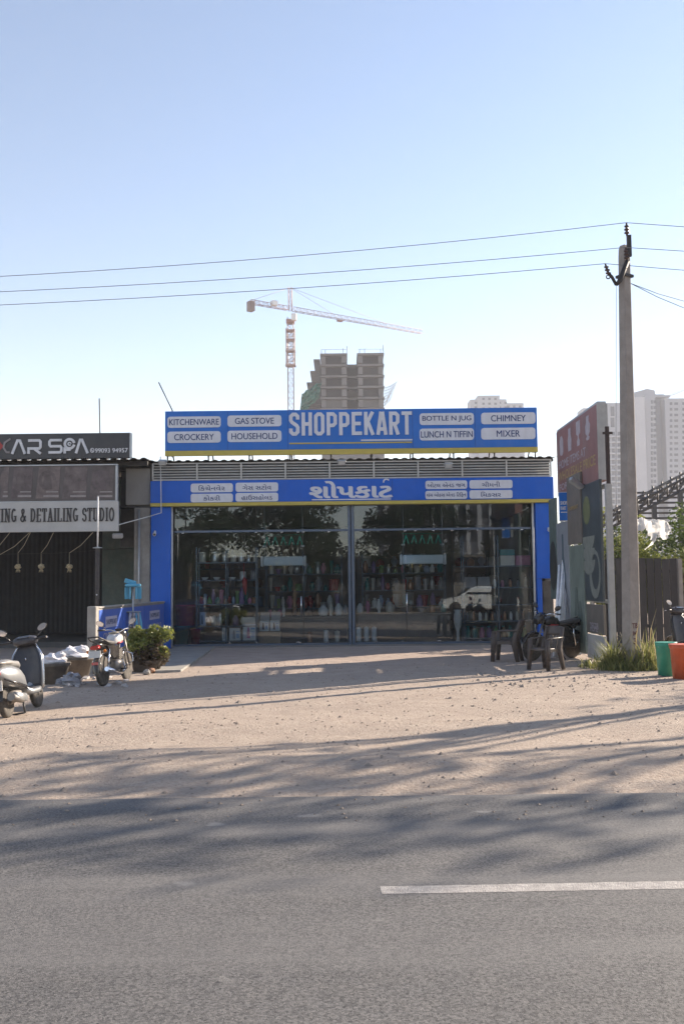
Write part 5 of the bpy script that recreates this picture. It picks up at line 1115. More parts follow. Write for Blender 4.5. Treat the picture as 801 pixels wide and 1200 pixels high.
x, z, w, h = rect(654.8, 577, 667.4, 610, 22.6)
t = thing('blue_sign', 'small blue sign projecting from the hoarding below the red board', 'sign', (x, 22.6, z))
sp_ = part('panel', BLUE_UP, t, lambda b: b.span((0, 0, 0), (w, .05, h), .006)); part('frame', CAMW, t, lambda b: b.span((-.012, .01, -.012), (w + .012, .06, -.001)), lambda b: b.span((-.012, .01, h + .001), (w + .012, .06, h + .012)))
text('SHOPPE', WHITE, sp_, w * .12, h * .56, w * .76, h * .13, -.003, .03); text('KART', WHITE, sp_, w * .12, h * .38, w * .5, h * .12, -.003, .03); part('underline', WHITE, sp_, lambda b: b.span((w * .12, -.004, h * .28), (w * .8, .001, h * .31))); part('bracket', STEEL, t, lambda b: b.tube([(w, .03, h * .8), (Xh - x + .1, .03, h * .8)], .02, 6))

# utility pole
gb = G(740, 785); Yp = gb.y; top = P(730.5, 288, Yp)
UP = M('pole_concrete', (.30, .27, .245), .9, var=.25, scale=4, bump=.4, bscale=25, dust=.5, dcol=(.2, .17, .15))
up = thing('utility_pole', 'tall grey concrete utility pole with wires right of the shop', 'utility pole', (gb.x, Yp, 0))
ax = Vector((top.x - gb.x, 0, top.z))
def usec(f, w_, d_):
    c = ax * f if f > 0 else Vector((0, 0, f)); a = R(34); q = []
    for x_, y_ in ((-1, -1), (-.82, -1.08), (.82, -1.08), (1, -1), (1, 1), (.82, 1.08), (-.82, 1.08), (-1, 1)):
        vx, vy = x_ * w_, y_ * d_; q.append(c + Vector((vx * math.cos(a) - vy * math.sin(a), vx * math.sin(a) + vy * math.cos(a), 0)))
    return q
part('shaft', UP, up, lambda b: b.loft([usec(-.3, .145, .1), usec(.001, .145, .1), usec(.5, .115, .085), usec(.97, .085, .07), usec(.99, .08, .066), usec(1., .06, .05)], True, False))
IRON = M('black_iron', (.025, .022, .022), .6); INS = M('insulator_brown', (.06, .035, .03), .25)
def up_pt(px, py): return P(px, py, Yp - .16) - Vector((gb.x, Yp, 0))
part('bracket', IRON, up, lambda b: b.tube([up_pt(734.5, 306), up_pt(725, 330), up_pt(721.5, 334)], [.05, .05, .03], 6), lambda b: b.tube([up_pt(721.5, 334), up_pt(716, 324), up_pt(713.5, 322)], .03, 6))
part('bracket', IRON, up, lambda b: b.span(up_pt(735, 300), up_pt(739, 275) + Vector((0, .06, 0)))); part('band', IRON, up, lambda b: b.box(ax * .925, (.24, .24, .05), (0, 0, R(34))))
def insul(p0, p1):
    d = (p1 - p0); o_ = part('insulator', INS, up, lambda b: b.loft([[p0 + d * f + Vector((r_ * math.cos(a), r_ * math.sin(a), 0)) for a in [6.283 * k / 10 for k in range(10)]] for f, r_ in ((0, .02), (.12, .02), (.16, .05), (.24, .05), (.28, .025), (.38, .025), (.42, .05), (.5, .05), (.54, .025), (.64, .025), (.68, .045), (.75, .045), (.8, .02), (1, .015))]))
insul(up_pt(734, 276), up_pt(733.3, 261)); insul(up_pt(734, 305), up_pt(732.5, 290)); insul(up_pt(713, 323), up_pt(708.5, 309))
part('ring', IRON, up, lambda b: b.tube([up_pt(712, 324.5) + Vector((.035 * math.cos(a), 0, .035 * math.sin(a))) for a in [6.283 * k / 12 for k in range(13)]], .012, 6))
PAINTN = M('red_brown_paint', (.10, .03, .03), .8)
ft = part('number_paint', PAINTN, up)
rr_ = Matrix.Translation((gb.x * 0, 0, 0)) @ Matrix.Rotation(R(34), 4, 'Z')
for body, py, hh in (('TB', 733, .095), ('M', 742, .085), ('3', 751, .11)):
    zc = P(738, py, Yp).z; vs, fs, asp = text_mesh(body, .02)
    cx = ax * (zc / ax.z); w_ = .15 if len(body) == 2 else .1
    bb = MB().add([cx + rr_ @ Vector((-.03 + (u - .5) * w_, -.1 * 1.115 + .002, 0)) + Vector((0, 0, -hh / 2 + v * hh)) for u, v in vs], fs)
    me = bpy.data.meshes.new('digit'); me.from_pydata(bb.v, [], bb.f); me.materials.append(PAINTN); inst('painted_mark', me, up)
bpy.data.objects.remove(ft)
WIRE = M('aluminium_wire', (.17, .17, .175), .6, .2)
for i, (q0, qp, q1) in enumerate((((0, 324), (733.3, 261), (801, 266)), ((0, 342), (732, 290), (801, 294.5)), ((0, 357.5), (708.5, 309), (801, 317)))):
    Yw = Yp - .16; A = P(*qp, Yw); B = P(*q0, Yw); D = P(*q1, Yw)
    xm = A.x - 20; k = (A.z - B.z) / ((A.x - xm) ** 2 - (B.x - xm) ** 2)
    pts = [Vector((A.x - s, Yw, A.z - k * ((A.x - xm) ** 2 - (A.x - s - xm) ** 2))) for s in [40 - 1.25 * j for j in range(33)]]
    sl = (D.z - A.z) / (D.x - A.x); pts += [Vector((A.x + s, Yw, A.z + sl * s * (1 - s / 80))) for s in (2, 5, 10, 16, 24, 34, 42)]
    tag(part('power_line', WIRE, None, lambda b: b.tube(pts, .0065, 5)), ('topmost power line carried on the utility pole', 'middle power line carried on the utility pole', 'lowest power line carried on the utility pole')[i], 'power line', 'power lines on the pole')
A = P(738, 332, Yp)
for i, (q, lb) in enumerate(((353, 'upper service wire running right from the utility pole'), (361, 'lower service wire running right from the utility pole'))):
    D = P(801, q, Yp + 1); pts = [A + (D - A) * f - Vector((0, 0, .1 * f * (1 - f))) for f in (0, .5, 1, 2, 4)]
    tag(part('service_wire', WIRE, None, lambda b: b.tube(pts, .007, 5)), lb, 'wire', 'service wires')
tag(part('stay_wire', WIRE, None, lambda b: b.tube([P(721.5, 335, Yp - .1), P(721, 560, Yp - .1), P(722, 640, Yp - .1)], .004, 4)), 'thin wire hanging down along the left of the pole', 'wire')
# weeds
GRASS = leaf_mat('grass_blade', (.14, .17, .05), (.36, .34, .13))
def blades(b, n, cx, cy, rx, ry, h0, h1, seed):
    rg = random.Random(seed)
    for _ in range(n):
        a = rg.uniform(0, 6.28); q = math.sqrt(rg.random()); x = cx + rx * q * math.cos(a); y = cy + ry * q * math.sin(a); hh = rg.uniform(h0, h1) * (1.15 - .6 * q)
        d = Vector((rg.uniform(-1, 1), rg.uniform(-1, 1), 0)) * .85 * hh; s = Vector((-d.y, d.x, 0)); s = s.normalized() * .009 if s.length > 1e-4 else Vector((.009, 0, 0))
        p = Vector((x, y, -.02)); m_ = p + d * .35 + Vector((0, 0, hh * .65)); e = p + d + Vector((0, 0, hh)); o_ = len(b.v)
        b.add([p - s, p + s, m_ + s, m_ - s, e], [(0, 1, 2, 3), (3, 2, 4)])
stuff(part('weeds', GRASS, None, lambda b: blades(b, 900, gb.x - .02, gb.y - .05, .62, .35, .08, .5, 3), lambda b: blades(b, 260, gb.x - .32, gb.y + .02, .16, .2, .3, .75, 5), lambda b: blades(b, 220, gb.x + .3, gb.y, .14, .2, .3, .8, 6), lambda b: blades(b, 200, gb.x - .5, gb.y + .5, .35, .5, .1, .35, 4)), 'clump of grass and weeds around the foot of the pole', 'grass')
DRY = leaf_mat('dry_grass', (.3, .24, .12), (.36, .32, .2))
stuff(part('dry_stalks', DRY, None, lambda b: blades(b, 30, gb.x + .25, gb.y + .1, .5, .4, .5, 1.15, 8)), 'dry grass stalks sticking out of the weeds', 'grass')
# buckets
for i, (p, q, wq, hq, col, lb) in enumerate(((786, 793.5, 0, 0, (.02, .30, .20), 'green plastic bucket left of the orange one'), (803, 797, 0, 0, (.58, .10, .03), 'orange plastic bucket at the right edge'))):
    g = G(p, q); r = (.17, .225)[i]; hh = (.56, .56)[i]
    t = thing('bucket', lb, 'bucket', (g.x + (0.02, .06)[i], g.y + (.3, .22)[i], 0), 0, 'plastic buckets')
    mt = M('bucket_' + str(i), col, .4, var=.15, dust=.2)
    part('body', mt, t, lambda b: b.lathe([(0, 0), (r * .86, 0), (r, hh - .06), (r * 1.07, hh - .05), (r * 1.07, hh), (r * .98, hh), (r * .84, .03), (0, .03)], n=20)); part('rim', mt, t, lambda b: b.lathe([(r * 1.06, hh - .01), (r * 1.11, hh - .005), (r * 1.11, hh + .015), (r * 1.0, hh + .015)], n=20))
    part('handle', STEEL, t, lambda b: b.tube([(r * math.cos(a), -.15 * math.sin(a), hh - .02 - .1 * math.sin(a)) for a in [math.pi * k / 8 for k in range(9)]], .006, 5))
# fence of dark boards, one by one
Yf = 24.8
fx0, fx1 = P(712, 700, Yf).x, P(794, 700, Yf).x; fzt = P(755, 655, Yf).z
fe = thing('board_fence', 'dark grey board fence behind the utility pole', 'fence', (fx0, Yf, 0))
FB = [M('fence_board_%d' % k, (c, c, c * 1.07), .75, var=.25, scale=3, dust=.15, dcol=(.14, .12, .11)) for k, c in enumerate((.036, .042, .032))]
nb = 9; bwid = (fx1 - fx0) / nb; rg = random.Random(2)
for k in range(nb):
    part('board', FB[k % 3], fe, lambda b: b.span((k * bwid + .006, -.012 * (k % 2), .02), ((k + 1) * bwid - .006, .02, fzt + rg.uniform(-.03, .03)), .004))
for zz in (.5, fzt - .35): part('rail', FB[1], fe, lambda b: b.span((0, .021, zz), (fx1 - fx0, .07, zz + .08)))
for k in range(3): part('post', CONC if k == 2 else FB[0], fe, lambda b: b.span((k * (fx1 - fx0) / 2 - .04 + (.09 if k == 2 else 0), .072, -.1), (k * (fx1 - fx0) / 2 + .06 + (.09 if k == 2 else 0), .17, fzt + .0)))
fe2 = thing('stone_post', 'weathered grey post right of the board fence', 'post', (P(783, 740, 25.4).x + .15, 25.4, 0))
part('shaft', CONC, fe2, lambda b: b.loft([[Vector((x_ * k, y_ * k, z_)) for x_, y_ in ((-.12, -.1), (.12, -.1), (.12, .1), (-.12, .1))] for z_, k in ((-.1, 1.05), (1.2, 1), (2.15, .95), (2.2, .8))], True, False)); part('band', STEEL, fe2, lambda b: b.box((0, 0, 1.4), (.27, .23, .03)))
# lattice shed behind
Yl = 33.0
sh = thing('lattice_shed', 'dark steel shed frame with sloping truss roof behind the trees', 'shed', (P(760, 600, Yl).x, Yl, 0)); so = Vector(sh.location)
SHM = M('shed_steel', (.075, .075, .08), .6, .3, dust=.2)
def sq(px, py, dy=0): return P(px, py, Yl) - so + Vector((0, dy, 0))
def tr(b, dy=0):
    a0, a1 = sq(712, 607, dy), sq(850, 535, dy); d = Vector((0, 0, -.36))
    b.tube([a0, a1], .045, 5); b.tube([a0 + d, a1 + d], .05, 5)
    for k in range(13):
        p = a0 + (a1 - a0) * k / 12; b.tube([p + d, p + Vector((0, 0, .12))], .035, 4)
        if k < 12: b.tube([p + d, a0 + (a1 - a0) * (k + 1) / 12], .025, 4)
for dy in (0, 2.6): part('truss', SHM, sh, lambda b: tr(b, dy))
for k in range(13):
    f = k / 12; p = sq(712, 607) + (sq(850, 535) - sq(712, 607)) * f
    part('purlin', SHM, sh, lambda b: b.span(p + Vector((-.03, -.3, .12)), p + Vector((.03, .35, .18))))
for k in range(7):
    z_ = P(770, 577 + k * 6, Yl + 2).z; a = P(738, 590, Yl + 2).x - so.x
    part('slat', SHM, sh, lambda b: b.span((a, 2, z_ - .04), (a + 3.6, 2.06, z_ + .03)))
for p in (716, 766, 797, 845):
    q = sq(p, 600); zt_ = sq(712, 607).z + (sq(850, 535).z - sq(712, 607).z) * ((q.x - sq(712, 607).x) / (sq(850, 535).x - sq(712, 607).x)) - .36
    part('post', SHM, sh, lambda b: b.span((q.x - .07, -.06, 0), (q.x + .07, .08, zt_)))
# trees behind the fence
def shrub(loc, h, rad, label, seed, n, mat, size=.07):
    rg = random.Random(seed); t = thing('shrub_tree', label, 'tree', loc, 0, 'green shrubs behind the fence'); blobs = []
    for i in range(18):
        a = rg.uniform(0, 6.28); q = rad * math.sqrt(rg.random()) * .85; blobs.append((Vector((math.cos(a) * q, math.sin(a) * q * .7, h * rg.uniform(.35, .9))), (rad * .32, rad * .32, h * .11)))
    part('trunk', BARK, t, lambda b: b.tube([(0, 0, -.1), (.05, 0, h * .3)], [.07, .05], 7), lambda b: [b.tube([(.05, 0, h * .3), c[0] * .6 + Vector((0, 0, h * .15)), c[0]], [.03, .02, .006], 5) for c in blobs])
    leaf_cloud(MB(), blobs, n, size, rg).build('crown', mat, t); return t
shrub((P(735, 650, 27.4).x, 27.4, 0), 3.1, 1.2, 'bright green shrub directly behind the utility pole', 1, 3200, LEAF2)
shrub((P(782, 650, 27.0).x, 27.0, 0), 3.0, 1.25, 'bright green shrub right of the white plastic bag', 2, 3400, LEAF2)
shrub((P(758, 650, 30.5).x, 30.5, 0), 3.6, 1.5, 'green shrub between the fence and the shed frame', 3, 3600, LEAF)
shrub((P(712, 650, 38).x, 38, 0), 4.8, 1.4, 'green tree showing between hoarding and utility pole', 4, 3200, LEAF2, .09)
shrub((P(825, 650, 29).x, 29, 0), 4.4, 1.4, 'green shrub at the right edge behind the fence', 5, 3200, LEAF)
shrub((P(700, 650, 31).x, 31, 0), 3.0, 1.2, 'green shrub behind the hoarding', 6, 2200, LEAF)
c = P(762, 622, 25.9)
OUT = [(335, 400), (400, 365), (460, 395), (560, 385), (640, 410), (690, 465), (660, 500), (640, 560), (610, 582), (590, 545), (555, 565), (540, 530), (520, 600), (480, 650), (450, 670), (495, 610), (470, 500), (450, 470), (400, 500), (335, 497)]
def inside(x, y):
    r_ = False
    for k in range(len(OUT)):
        (x1, y1), (x2, y2) = OUT[k - 1], OUT[k]
        if (y1 > y) != (y2 > y) and x < (x2 - x1) * (y - y1) / (y2 - y1) + x1: r_ = not r_
    return r_
def sheet(b):
    st = 9; idx = {}; vs = []; fs = []
    def vid(i, j):
        if (i, j) not in idx:
            p = P(700 + (330 + i * st) / 7.93, 560 + (360 + j * st) / 7.93, 25.9) - c; u, v = i / 40, j / 34
            idx[i, j] = len(vs); vs.append((p.x + .02 * NZ.noise((u * 9, v * 9, 5)), .34 * NZ.noise((u * 4, v * 2.2, 7)) + .1 * NZ.noise((u * 12, v * 7, 1)), p.z + .02 * NZ.noise((u * 9, v * 9, 2))))
        return idx[i, j]
    for i in range(41):
        for j in range(35):
            if inside(330 + (i + .5) * st, 360 + (j + .5) * st): fs.append((vid(i, j), vid(i + 1, j), vid(i + 1, j + 1), vid(i, j + 1)))
    N = len(vs); vs += [(x, y + .004, z) for x, y, z in vs]
    b.add(vs, fs + [tuple(q + N for q in reversed(f)) for f in fs], True)
film = leaf_mat('thin_white_film', (.8, .8, .8), (.85, .85, .85)); film.node_tree.nodes['Mix Shader'].inputs[0].default_value = .7
o = part('plastic_bag', film, None, sheet); o.location = c; tag(o, 'torn white plastic sheet caught in the shrubs above the fence', 'plastic sheet')

# ================================================================== FAR BUILDINGS
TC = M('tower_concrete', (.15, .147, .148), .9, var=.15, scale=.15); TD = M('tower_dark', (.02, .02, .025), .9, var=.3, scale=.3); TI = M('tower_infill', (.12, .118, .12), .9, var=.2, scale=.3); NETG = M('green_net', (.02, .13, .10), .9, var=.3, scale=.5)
Yt = 267.0; fh = 13.15 * Yt / FPX
ct = thing('tower_under_construction', 'bare concrete tower under construction with green netting beside the crane', 'building', (P(412, 600, Yt).x, Yt, 0)); co = Vector(ct.location)
ztop = P(412, 413, Yt).z; nfl = int(ztop / fh)
xs_ = [P(p, 450, Yt).x - co.x for p in (376.2, 406, 419.5, 449)]
part('lower_storeys', TC, ct, lambda b: b.span((xs_[0], 0, -1), (xs_[3], 22, ztop - fh * 7.0)))
for k in range(7):
    z1 = ztop - k * fh; z0 = z1 - fh
    fl = part('storey', TI, ct, lambda b: b.span((xs_[0] + 1.2, 1.4, z0), (xs_[1] - .4, 21, z1 - .5)), lambda b: b.span((xs_[2] + .4, 1.4, z0), (xs_[3] - 1.2, 21, z1 - .5)))
    for a, c in ((xs_[0], xs_[1]), (xs_[2], xs_[3])):
        part('slab', TC, fl, lambda b: b.span((a - .25, -.2, z1 - .8), (c + .25, 21.5, z1 - .25)))
        part('column', TC, fl, lambda b: b.span((a, .1, z0), (a + 1.25, 1.8, z1 - .96))); part('column', TC, fl, lambda b: b.span((c - 1.3, .1, z0), (c, 1.8, z1 - .96)))
        part('opening', TD if k < 4 else TI, fl, lambda b: b.span((a + 1.3, 1.0, z0 + .02), (c - 1.35, 1.35, z1 - .97)))  # solid panel; near black stands for the shade inside the open floors
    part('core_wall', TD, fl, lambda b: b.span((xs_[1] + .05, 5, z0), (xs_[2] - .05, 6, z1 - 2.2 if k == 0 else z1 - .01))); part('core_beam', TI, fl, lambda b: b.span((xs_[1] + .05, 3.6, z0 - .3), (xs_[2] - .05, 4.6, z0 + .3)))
# stepped wing on the left side
for k in range(5):
    z1 = ztop - (k * .98 + .4) * fh; ext = (1.6, 2.6, 3.6, 4.4, 5.0)[k]
    wg = part('side_wing', TI, ct, lambda b: b.span((xs_[0] - ext, 3 + 1.2 * k, z1 - fh), (xs_[0] - .3, 20 + k, z1 - .4))); part('slab', TC, wg, lambda b: b.span((xs_[0] - ext - .5, 2.4 + 1.2 * k, z1 - .38), (xs_[0] - .3, 20.5 + k, z1)))
rg = random.Random(4)
for p in (376.5, 381, 402, 406, 421, 427, 446, 449):
    xq = P(p, 410, Yt).x - co.x; part('rebar', TD, ct, lambda b: b.tube([(xq, .8, ztop - .2), (xq + rg.uniform(-.1, .1), .8, ztop + rg.uniform(.8, 2.3))], .07, 4))
part('guard_rail', TC, ct, lambda b: b.tube([(xs_[0], .2, ztop + .9), (xs_[1], .2, ztop + .9)], .05, 4), lambda b: b.tube([(xs_[2], .2, ztop + .9), (xs_[3], .2, ztop + .9)], .05, 4))
def net(b):
    n = 14; vs = []
    for i in range(n + 1):
        for j in range(n + 1):
            u, v = i / n, j / n; p = P(377 - 24 * u - 3 * v, 447 + 12 * u + (20 + 6 * u) * v + 3 * NZ.noise((u * 6, v * 6, 3)), Yt + 1)
            vs.append(p - co + Vector((0, -1.0 + 4 * u + 1.6 * NZ.noise((u * 5, v * 7, 0)), 0)))
    N = len(vs); vs += [v_ + Vector((0, .12, 0)) for v_ in vs]; k = n + 1
    fs = [(i * k + j, i * k + j + 1, (i + 1) * k + j + 1, (i + 1) * k + j) for i in range(n) for j in range(n)]
    b.add(vs, fs + [tuple(q + N for q in reversed(f)) for f in fs])
part('safety_net', NETG, ct, net)
def pnet(b):
    for k in range(7):
        a = P(449.5, 455 + k * 3.4, Yt) - co; e = P(465 - k * 1.8, 447.5 + k * 3.3, Yt) - co; b.tube([a, (a + e) / 2 + Vector((0, 0, -.35)), e], .08, 4)
    for k in range(6):
        a = P(452 + k * 2.4, 453.5 - k * 1.1, Yt) - co; e = P(450.6 + k * 1.2, 476 - k * 1.2, Yt) - co; b.tube([a, e], .05, 4)
part('catch_net', M('pale_net', (.3, .29, .29), .9), ct, pnet)
# tower crane
CRN = M('crane_paint', (.30, .16, .13), .6, var=.1); CRW = M('crane_white', (.36, .26, .24), .6)
def truss(b, a, c, w_, n, r=.07, tri=False):
    a = Vector(a); c = Vector(c); d = (c - a); t_ = d.normalized(); u = t_.cross(Vector((0, 0, 1)))
    u = Vector((1, 0, 0)) if u.length < .2 else u.normalized(); v = t_.cross(u).normalized()
    if v.z < 0 and abs(t_.z) < .9: v = -v
    cs = [u * w_ / 2, -u * w_ / 2, v * w_ * 1.05] if tri else [(u + v) * w_ / 2, (u - v) * w_ / 2, (-u - v) * w_ / 2, (v - u) * w_ / 2]
    for k in cs: b.tube([a + k, c + k], r, 4)
    m_ = len(cs)
    for i in range(n):
        p = a + d * i / n; q = a + d * (i + 1) / n
        for k in range(m_):
            b.tube([p + cs[k], p + cs[(k + 1) % m_]], r * .6, 3, False); b.tube([p + cs[k], q + cs[(k + 1) % m_]] if i % 2 else [p + cs[(k + 1) % m_], q + cs[k]], r * .6, 3, False)
def crane(label, Yk, mast_px, jib_y, end_px, end_py, end_Y, top_y, group='tower cranes'):
    t = thing('tower_crane', label, 'crane', (P(mast_px, 500, Yk).x, Yk, 0), 0, group); oo = Vector(t.location)
    zj = P(mast_px, jib_y, Yk).z; J = Vector((0, 0, zj)); E = P(end_px, end_py, end_Y) - oo; E.z = zj; dr = (E - J).normalized()
    part('mast', CRW, t, lambda b: truss(b, (0, 0, 0), (0, 0, zj - 2), 1.5, 44, .1)); part('slewing_ring', CRN, t, lambda b: b.box((0, 0, zj - 3), (2.2, 2.2, 1.0), None, .1))
    for q in (8, 5.5): part('platform', CRN, t, lambda b: b.box((0, 0, zj - q), (2.4, 2.4, .35)))
    part('climbing_frame', CRW, t, lambda b: truss(b, (0, 0, zj - 15), (0, 0, zj - 5), 2.2, 6, .11), lambda b: b.box((0, 0, zj - 11), (2.6, 2.6, .3)), lambda b: b.box((0, 0, zj - 14.8), (2.7, 2.7, .4)))
    part('cab', CAMW, t, lambda b: b.box(J + dr * 1.2 + Vector((0, -1.4, -2)), (1.4, 1.5, 1.9), None, .15)); zt_ = P(mast_px, top_y, Yk).z
    part('tower_head', CRN, t, lambda b: truss(b, J, (0, 0, zt_), .9, 5, .09)); part('jib', CRW, t, lambda b: truss(b, J + dr * 1, E, 1.15, 40, .07, True))
    cj = J - dr * 12; part('counter_jib', CRN, t, lambda b: truss(b, J - dr * 1, cj, 1.1, 9, .08, True), lambda b: b.box((J + cj) / 2 + Vector((0, 0, .1)), (.3, .3, .15))); part('counterweight', M('crane_ballast', (.2, .15, .135), .8), t, lambda b: b.box(cj + Vector((0, 0, -.7)), (1.5, 1.9, 2.6), (0, 0, math.atan2(dr.y, dr.x)), .08))
    part('winch', CAMW, t, lambda b: b.box(J - dr * 5 + Vector((0, 0, 1.2)), (1.6, 1.4, 1.3), (0, 0, math.atan2(dr.y, dr.x)), .1)); part('trolley', CRN, t, lambda b: b.box(J + dr * 16 + Vector((0, 0, -.4)), (1.4, 1.1, .5), (0, 0, math.atan2(dr.y, dr.x)), .05))
    tp = Vector((0, 0, zt_)); part('tie_bar', CRW, t, lambda b: b.tube([tp, J + dr * 14 + Vector((0, 0, 1.1))], .05, 4), lambda b: b.tube([tp, J + dr * 32 + Vector((0, 0, 1.1))], .05, 4), lambda b: b.tube([tp, cj + Vector((0, 0, .8))], .05, 4))
    return t
crane('red and white tower crane rising left of the unfinished tower', 260, 341, 364, 495, 390, 286, 337)
crane('distant crane whose jib shows above the right tower block', 480, 858, 437, 762, 455, 560, 420)
# high-rise blocks
HW = M('block_white', (.44, .44, .46), .85, var=.08, scale=.05); HG = M('block_grey', (.33, .34, .37), .85, var=.08, scale=.05); HB = M('block_bluegrey', (.22, .24, .28), .85, var=.08, scale=.05); WIN = M('far_window', (.07, .08, .10), .3); BAL = M('far_balcony', (.20, .20, .22), .8)  # pale bluish wall colours carry part of the distance haze
Yh = 520.0
bx = MB().span((-.5, -.06, -.5), (.5, .06, .5)).mesh('far_window', WIN)
bb_ = MB().span((-.5, -.3, -.5), (.5, .3, .5)).mesh('far_balcony', HW)
hr = thing('tower_block', 'tall pale apartment block behind the utility pole', 'building', (P(770, 600, Yh).x, Yh, 0)); ho = Vector(hr.location)
def bay(parent, a, c, topy, mat, y0=0, dep=16, orig=None):
    oo = orig if orig is not None else ho; Y = oo.y + y0
    p0 = P(a, 600, Y).x - oo.x; p1 = P(c, 600, Y).x - oo.x; zt_ = P((a + c) / 2, topy, Y).z
    return part('wing', mat, parent, lambda b: b.span((p0, y0, -1), (p1, y0 + dep, zt_)))
def wins(wing, px, wpx, y_first, y_last, step, hpx, y0, orig=None, me=bx, mat=None):
    oo = orig if orig is not None else ho; Y = oo.y + y0; py = y_first
    while py < y_last:
        q = P(px, py, Y); inst('window', me, wing, (q.x - oo.x, y0, q.z), (0, 0, 0), (wpx * Y / FPX, 1, hpx * Y / FPX)); py += step
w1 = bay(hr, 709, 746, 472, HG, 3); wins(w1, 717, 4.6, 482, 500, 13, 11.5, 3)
for px in (712.5, 718, 724.5): wins(w1, px, 3.2, 508, 600, 6.65, 4.2, 3)
for k in range(13): 
    q = P(718.5, 511.6 + k * 6.65, Yh + 2.2); inst('balcony', bb_, w1, (q.x - ho.x, 2.4, q.z), (0, 0, 0), (16 * Yh / FPX, 1.6, .55))
wins(w1, 743.2, 4, 473, 600, 6.65, 4.4, 3)
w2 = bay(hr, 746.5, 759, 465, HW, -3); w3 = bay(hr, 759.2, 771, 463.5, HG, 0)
wins(w3, 763, 2.4, 471, 580, 6.65, 4.5, 0); wins(w3, 766.5, 3.4, 471, 580, 6.65, 3.6, 0)
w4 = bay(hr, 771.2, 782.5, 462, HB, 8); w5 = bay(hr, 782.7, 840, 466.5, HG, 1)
wins(w5, 785.5, 3.2, 473, 580, 6.65, 3.4, 1); wins(w5, 791.5, 4.6, 473, 580, 6.65, 3.0, 1); wins(w5, 800, 2.6, 473, 580, 6.65, 3.4, 1)
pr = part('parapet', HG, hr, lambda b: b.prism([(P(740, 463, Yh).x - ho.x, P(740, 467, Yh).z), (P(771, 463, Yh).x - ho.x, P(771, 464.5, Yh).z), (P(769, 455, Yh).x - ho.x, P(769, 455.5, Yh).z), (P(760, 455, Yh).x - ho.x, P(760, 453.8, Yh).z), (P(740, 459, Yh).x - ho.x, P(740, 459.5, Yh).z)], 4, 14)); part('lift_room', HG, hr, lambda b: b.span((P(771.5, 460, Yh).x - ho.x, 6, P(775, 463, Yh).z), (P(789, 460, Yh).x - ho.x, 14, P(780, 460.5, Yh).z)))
Y2 = 640.0
h2_ = thing('tower_block', 'faint stepped apartment block just above the right of the signboard', 'building', (P(583, 600, Y2).x, Y2, 0)); o2 = Vector(h2_.location)
for a, c, tp_, y0 in ((556, 616, 472.5, 4), (553, 596, 468, 2), (562, 588, 463.5, 0)):
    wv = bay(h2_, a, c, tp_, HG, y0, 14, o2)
    for k in range(int((c - a) / 7)): wins(wv, a + 4 + 7 * k, 3, tp_ + 4, 490, 5.6, 2.6, y0, o2)
h3_ = thing('tower_block', 'narrow pale block showing left of the tall apartment block', 'building', (P(696, 600, Yh + 40).x, Yh + 40, 0)); o3 = Vector(h3_.location)
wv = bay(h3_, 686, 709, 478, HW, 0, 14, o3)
for k in range(3): wins(wv, 690 + 7 * k, 3.4, 484, 600, 6.2, 3, 0, o3)

# ================================================================== ACROSS THE ROAD, behind the camera (seen in the glass and as shade)
tree((-9.5, -8.5, 0), 8.5, 4.6, 'leafy tree across the road opposite the left window', 21, 12000, .14, LEAF3, 'trees across the road', .28)
tree((-3.2, -11, 0), 9.0, 4.4, 'leafy tree across the road opposite the left doors', 22, 12000, .14, LEAF3, 'trees across the road', .3)
tree((4.6, -10.5, 0), 8.6, 4.4, 'leafy tree across the road opposite the right doors', 23, 12000, .14, LEAF3, 'trees across the road', .3)
tree((12.0, -9, 0), 9.0, 4.6, 'leafy tree across the road opposite the right window', 24, 12000, .14, LEAF3, 'trees across the road', .26)
lowb = thing('roadside_shop', 'low grey shop with a yellow sign across the road', 'shop', (2, -19, 0))
part('wall', M('grey_wall', (.22, .21, .2), .9, var=.15), lowb, lambda b: b.span((-16, -6, 0), (16, 0, 3.6))); part('roof', ROOFM, lowb, lambda b: b.span((-16.4, -6.4, 3.602), (16.4, 1.2, 3.75)))  # sunlit wall coloured grey to dim its reflection in the shop glass
for k in range(7): part('shutter', CORR, lowb, lambda b: [b.span((-15 + k * 4.4, .002, .1 + j * .27), (-11.6 + k * 4.4, .03, .1 + j * .27 + .25)) for j in range(10)])
part('sign_band', SIGNB, lowb, lambda b: b.span((-12, 1.21, 2.75), (12, 1.28, 3.55))); text('TYRES', YEL, lowb, 3.8, 2.9, -2.6, .5, 1.29, .03); text('AUTO PARTS', YEL, lowb, -3, 2.9, -4.2, .5, 1.29, .03)
carx = thing('parked_car', 'white hatchback parked across the road', 'car', (8.0, -5.6, 0), R(180)); carx.scale = (1.14, 1.08, 1.0); CARP = M('white_car_paint', (.72, .72, .7), .25, coat=.6); CGL = M('car_glass', (.015, .018, .02), .06)
def side(b, prof, hw, tap):
    rings = []
    for y_, k, dz in ((-hw, .96, -.01), (-hw * .86, 1, 0), (hw * .86, 1, 0), (hw, .96, -.01)):
        rings.append([Vector((x_ * (1 if abs(y_) < hw * .9 else .985), y_ * (1 - tap * max(0, z_ - .95)), z_ + dz)) for x_, z_ in prof])
    b.loft(rings, True, False)
part('body', CARP, carx, lambda b: side(b, [(-1.95, .35), (-1.98, .6), (-1.9, .92), (-1.7, 1.0), (1.0, .98), (1.75, .82), (1.95, .62), (1.95, .35), (1.72, .25), (-1.75, .25)], .84, 0), lambda b: side(b, [(-1.72, 1.001), (-1.35, 1.42), (-.9, 1.52), (.1, 1.52), (.45, 1.42), (1.05, .99)], .78, .28))
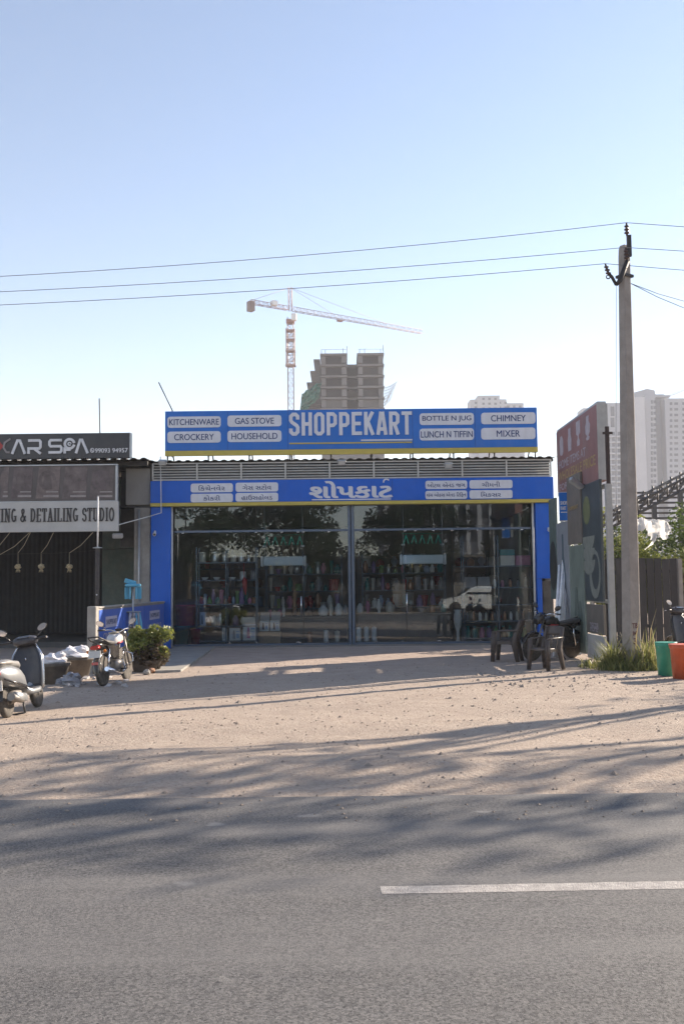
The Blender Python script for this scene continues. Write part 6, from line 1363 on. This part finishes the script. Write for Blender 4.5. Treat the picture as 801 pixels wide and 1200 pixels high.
for s in (-1, 1): part('side_window', CGL, carx, lambda b: b.add([(-1.35, s * .775, 1.03), (.8, s * .775, 1.03), (.35, s * .655, 1.4), (-1.15, s * .655, 1.4)], [(0, 1, 2, 3)]))
part('windscreen', CGL, carx, lambda b: b.add([(1.075, -.68, 1.02), (1.075, .68, 1.02), (.49, .58, 1.43), (.49, -.58, 1.43)], [(0, 1, 2, 3)])); part('rear_window', CGL, carx, lambda b: b.add([(-1.72, -.62, 1.08), (-1.72, .62, 1.08), (-1.42, .56, 1.42), (-1.42, -.56, 1.42)], [(0, 1, 2, 3)]))
for x_ in (-1.25, 1.3):
    for s in (-1, 1):
        wq = part('wheel', RIMM, carx, lambda b: b.lathe([(0, -.02), (.19, -.02), (.2, .02), (0, .03)], (x_, s * .84, .31), 16, 'y')); part('tyre', TYRE, wq, lambda b: b.lathe([(.2, -.09), (.29, -.09), (.31, -.06), (.31, .06), (.29, .09), (.2, .09)], (x_, s * .78, .31), 22, 'y'))
for s in (-1, 1): part('headlight', CAMW, carx, lambda b: b.box((1.86, s * .62, .72), (.16, .3, .14), (0, .4, 0), .03)); part('tail_light', TAILR, carx, lambda b: b.box((-1.9, s * .68, .84), (.1, .2, .2), None, .02))
bt = thing('office_tower', 'pale tower with vertical fins far across the road', 'building', (14, -75, 0)); part('wall', HW, bt, lambda b: b.span((-9, -10, 0), (9, 0, 26)))
for k in range(12): part('fin', HG, bt, lambda b: b.span((-8.6 + k * 1.5, .002, 6), (-8.1 + k * 1.5, .6, 26)))
for k in range(7): part('window_band', WIN, bt, lambda b: b.span((-8.9, .002, 4 + 3.1 * k), (8.9, .05, 5.6 + 3.1 * k)))

# trees beyond the right edge that shade the lot
for k, (x_, y_, h_, r_, n_, lb) in enumerate(((11.4, 18.0, 9.0, 2.4, 470, 'tree nearest the right edge of the lot'), (15.2, 18.2, 9.8, 2.6, 500, 'second roadside tree right of the lot'), (19.8, 18.8, 9.2, 2.6, 330, 'third roadside tree right of the lot'), (20.8, 23.4, 9.5, 3.6, 380, 'thin tree set back right of the lot'))):
    tree((x_, y_, 0), h_, r_, lb, 31 + k, n_, .15, LEAF, 'roadside trees right of the lot',   .74 if k < 3 else .5, nblob=24)

# ================================================================== HAZE
hz = bpy.data.materials.new('haze'); hz.use_nodes = True
n = hz.node_tree.nodes; n.remove(n['Principled BSDF'])
pv = n.new('ShaderNodeVolumePrincipled'); pv.inputs['Color'].default_value = (.93, .95, 1, 1); pv.inputs['Density'].default_value = .0004; pv.inputs['Anisotropy'].default_value = .0
hz.node_tree.links.new(pv.outputs[0], n['Material Output'].inputs['Volume'])
hb = part('haze', hz, None, lambda b: b.span((-1600, -1600, -1.5), (1600, 1600, 150))); stuff(hb)
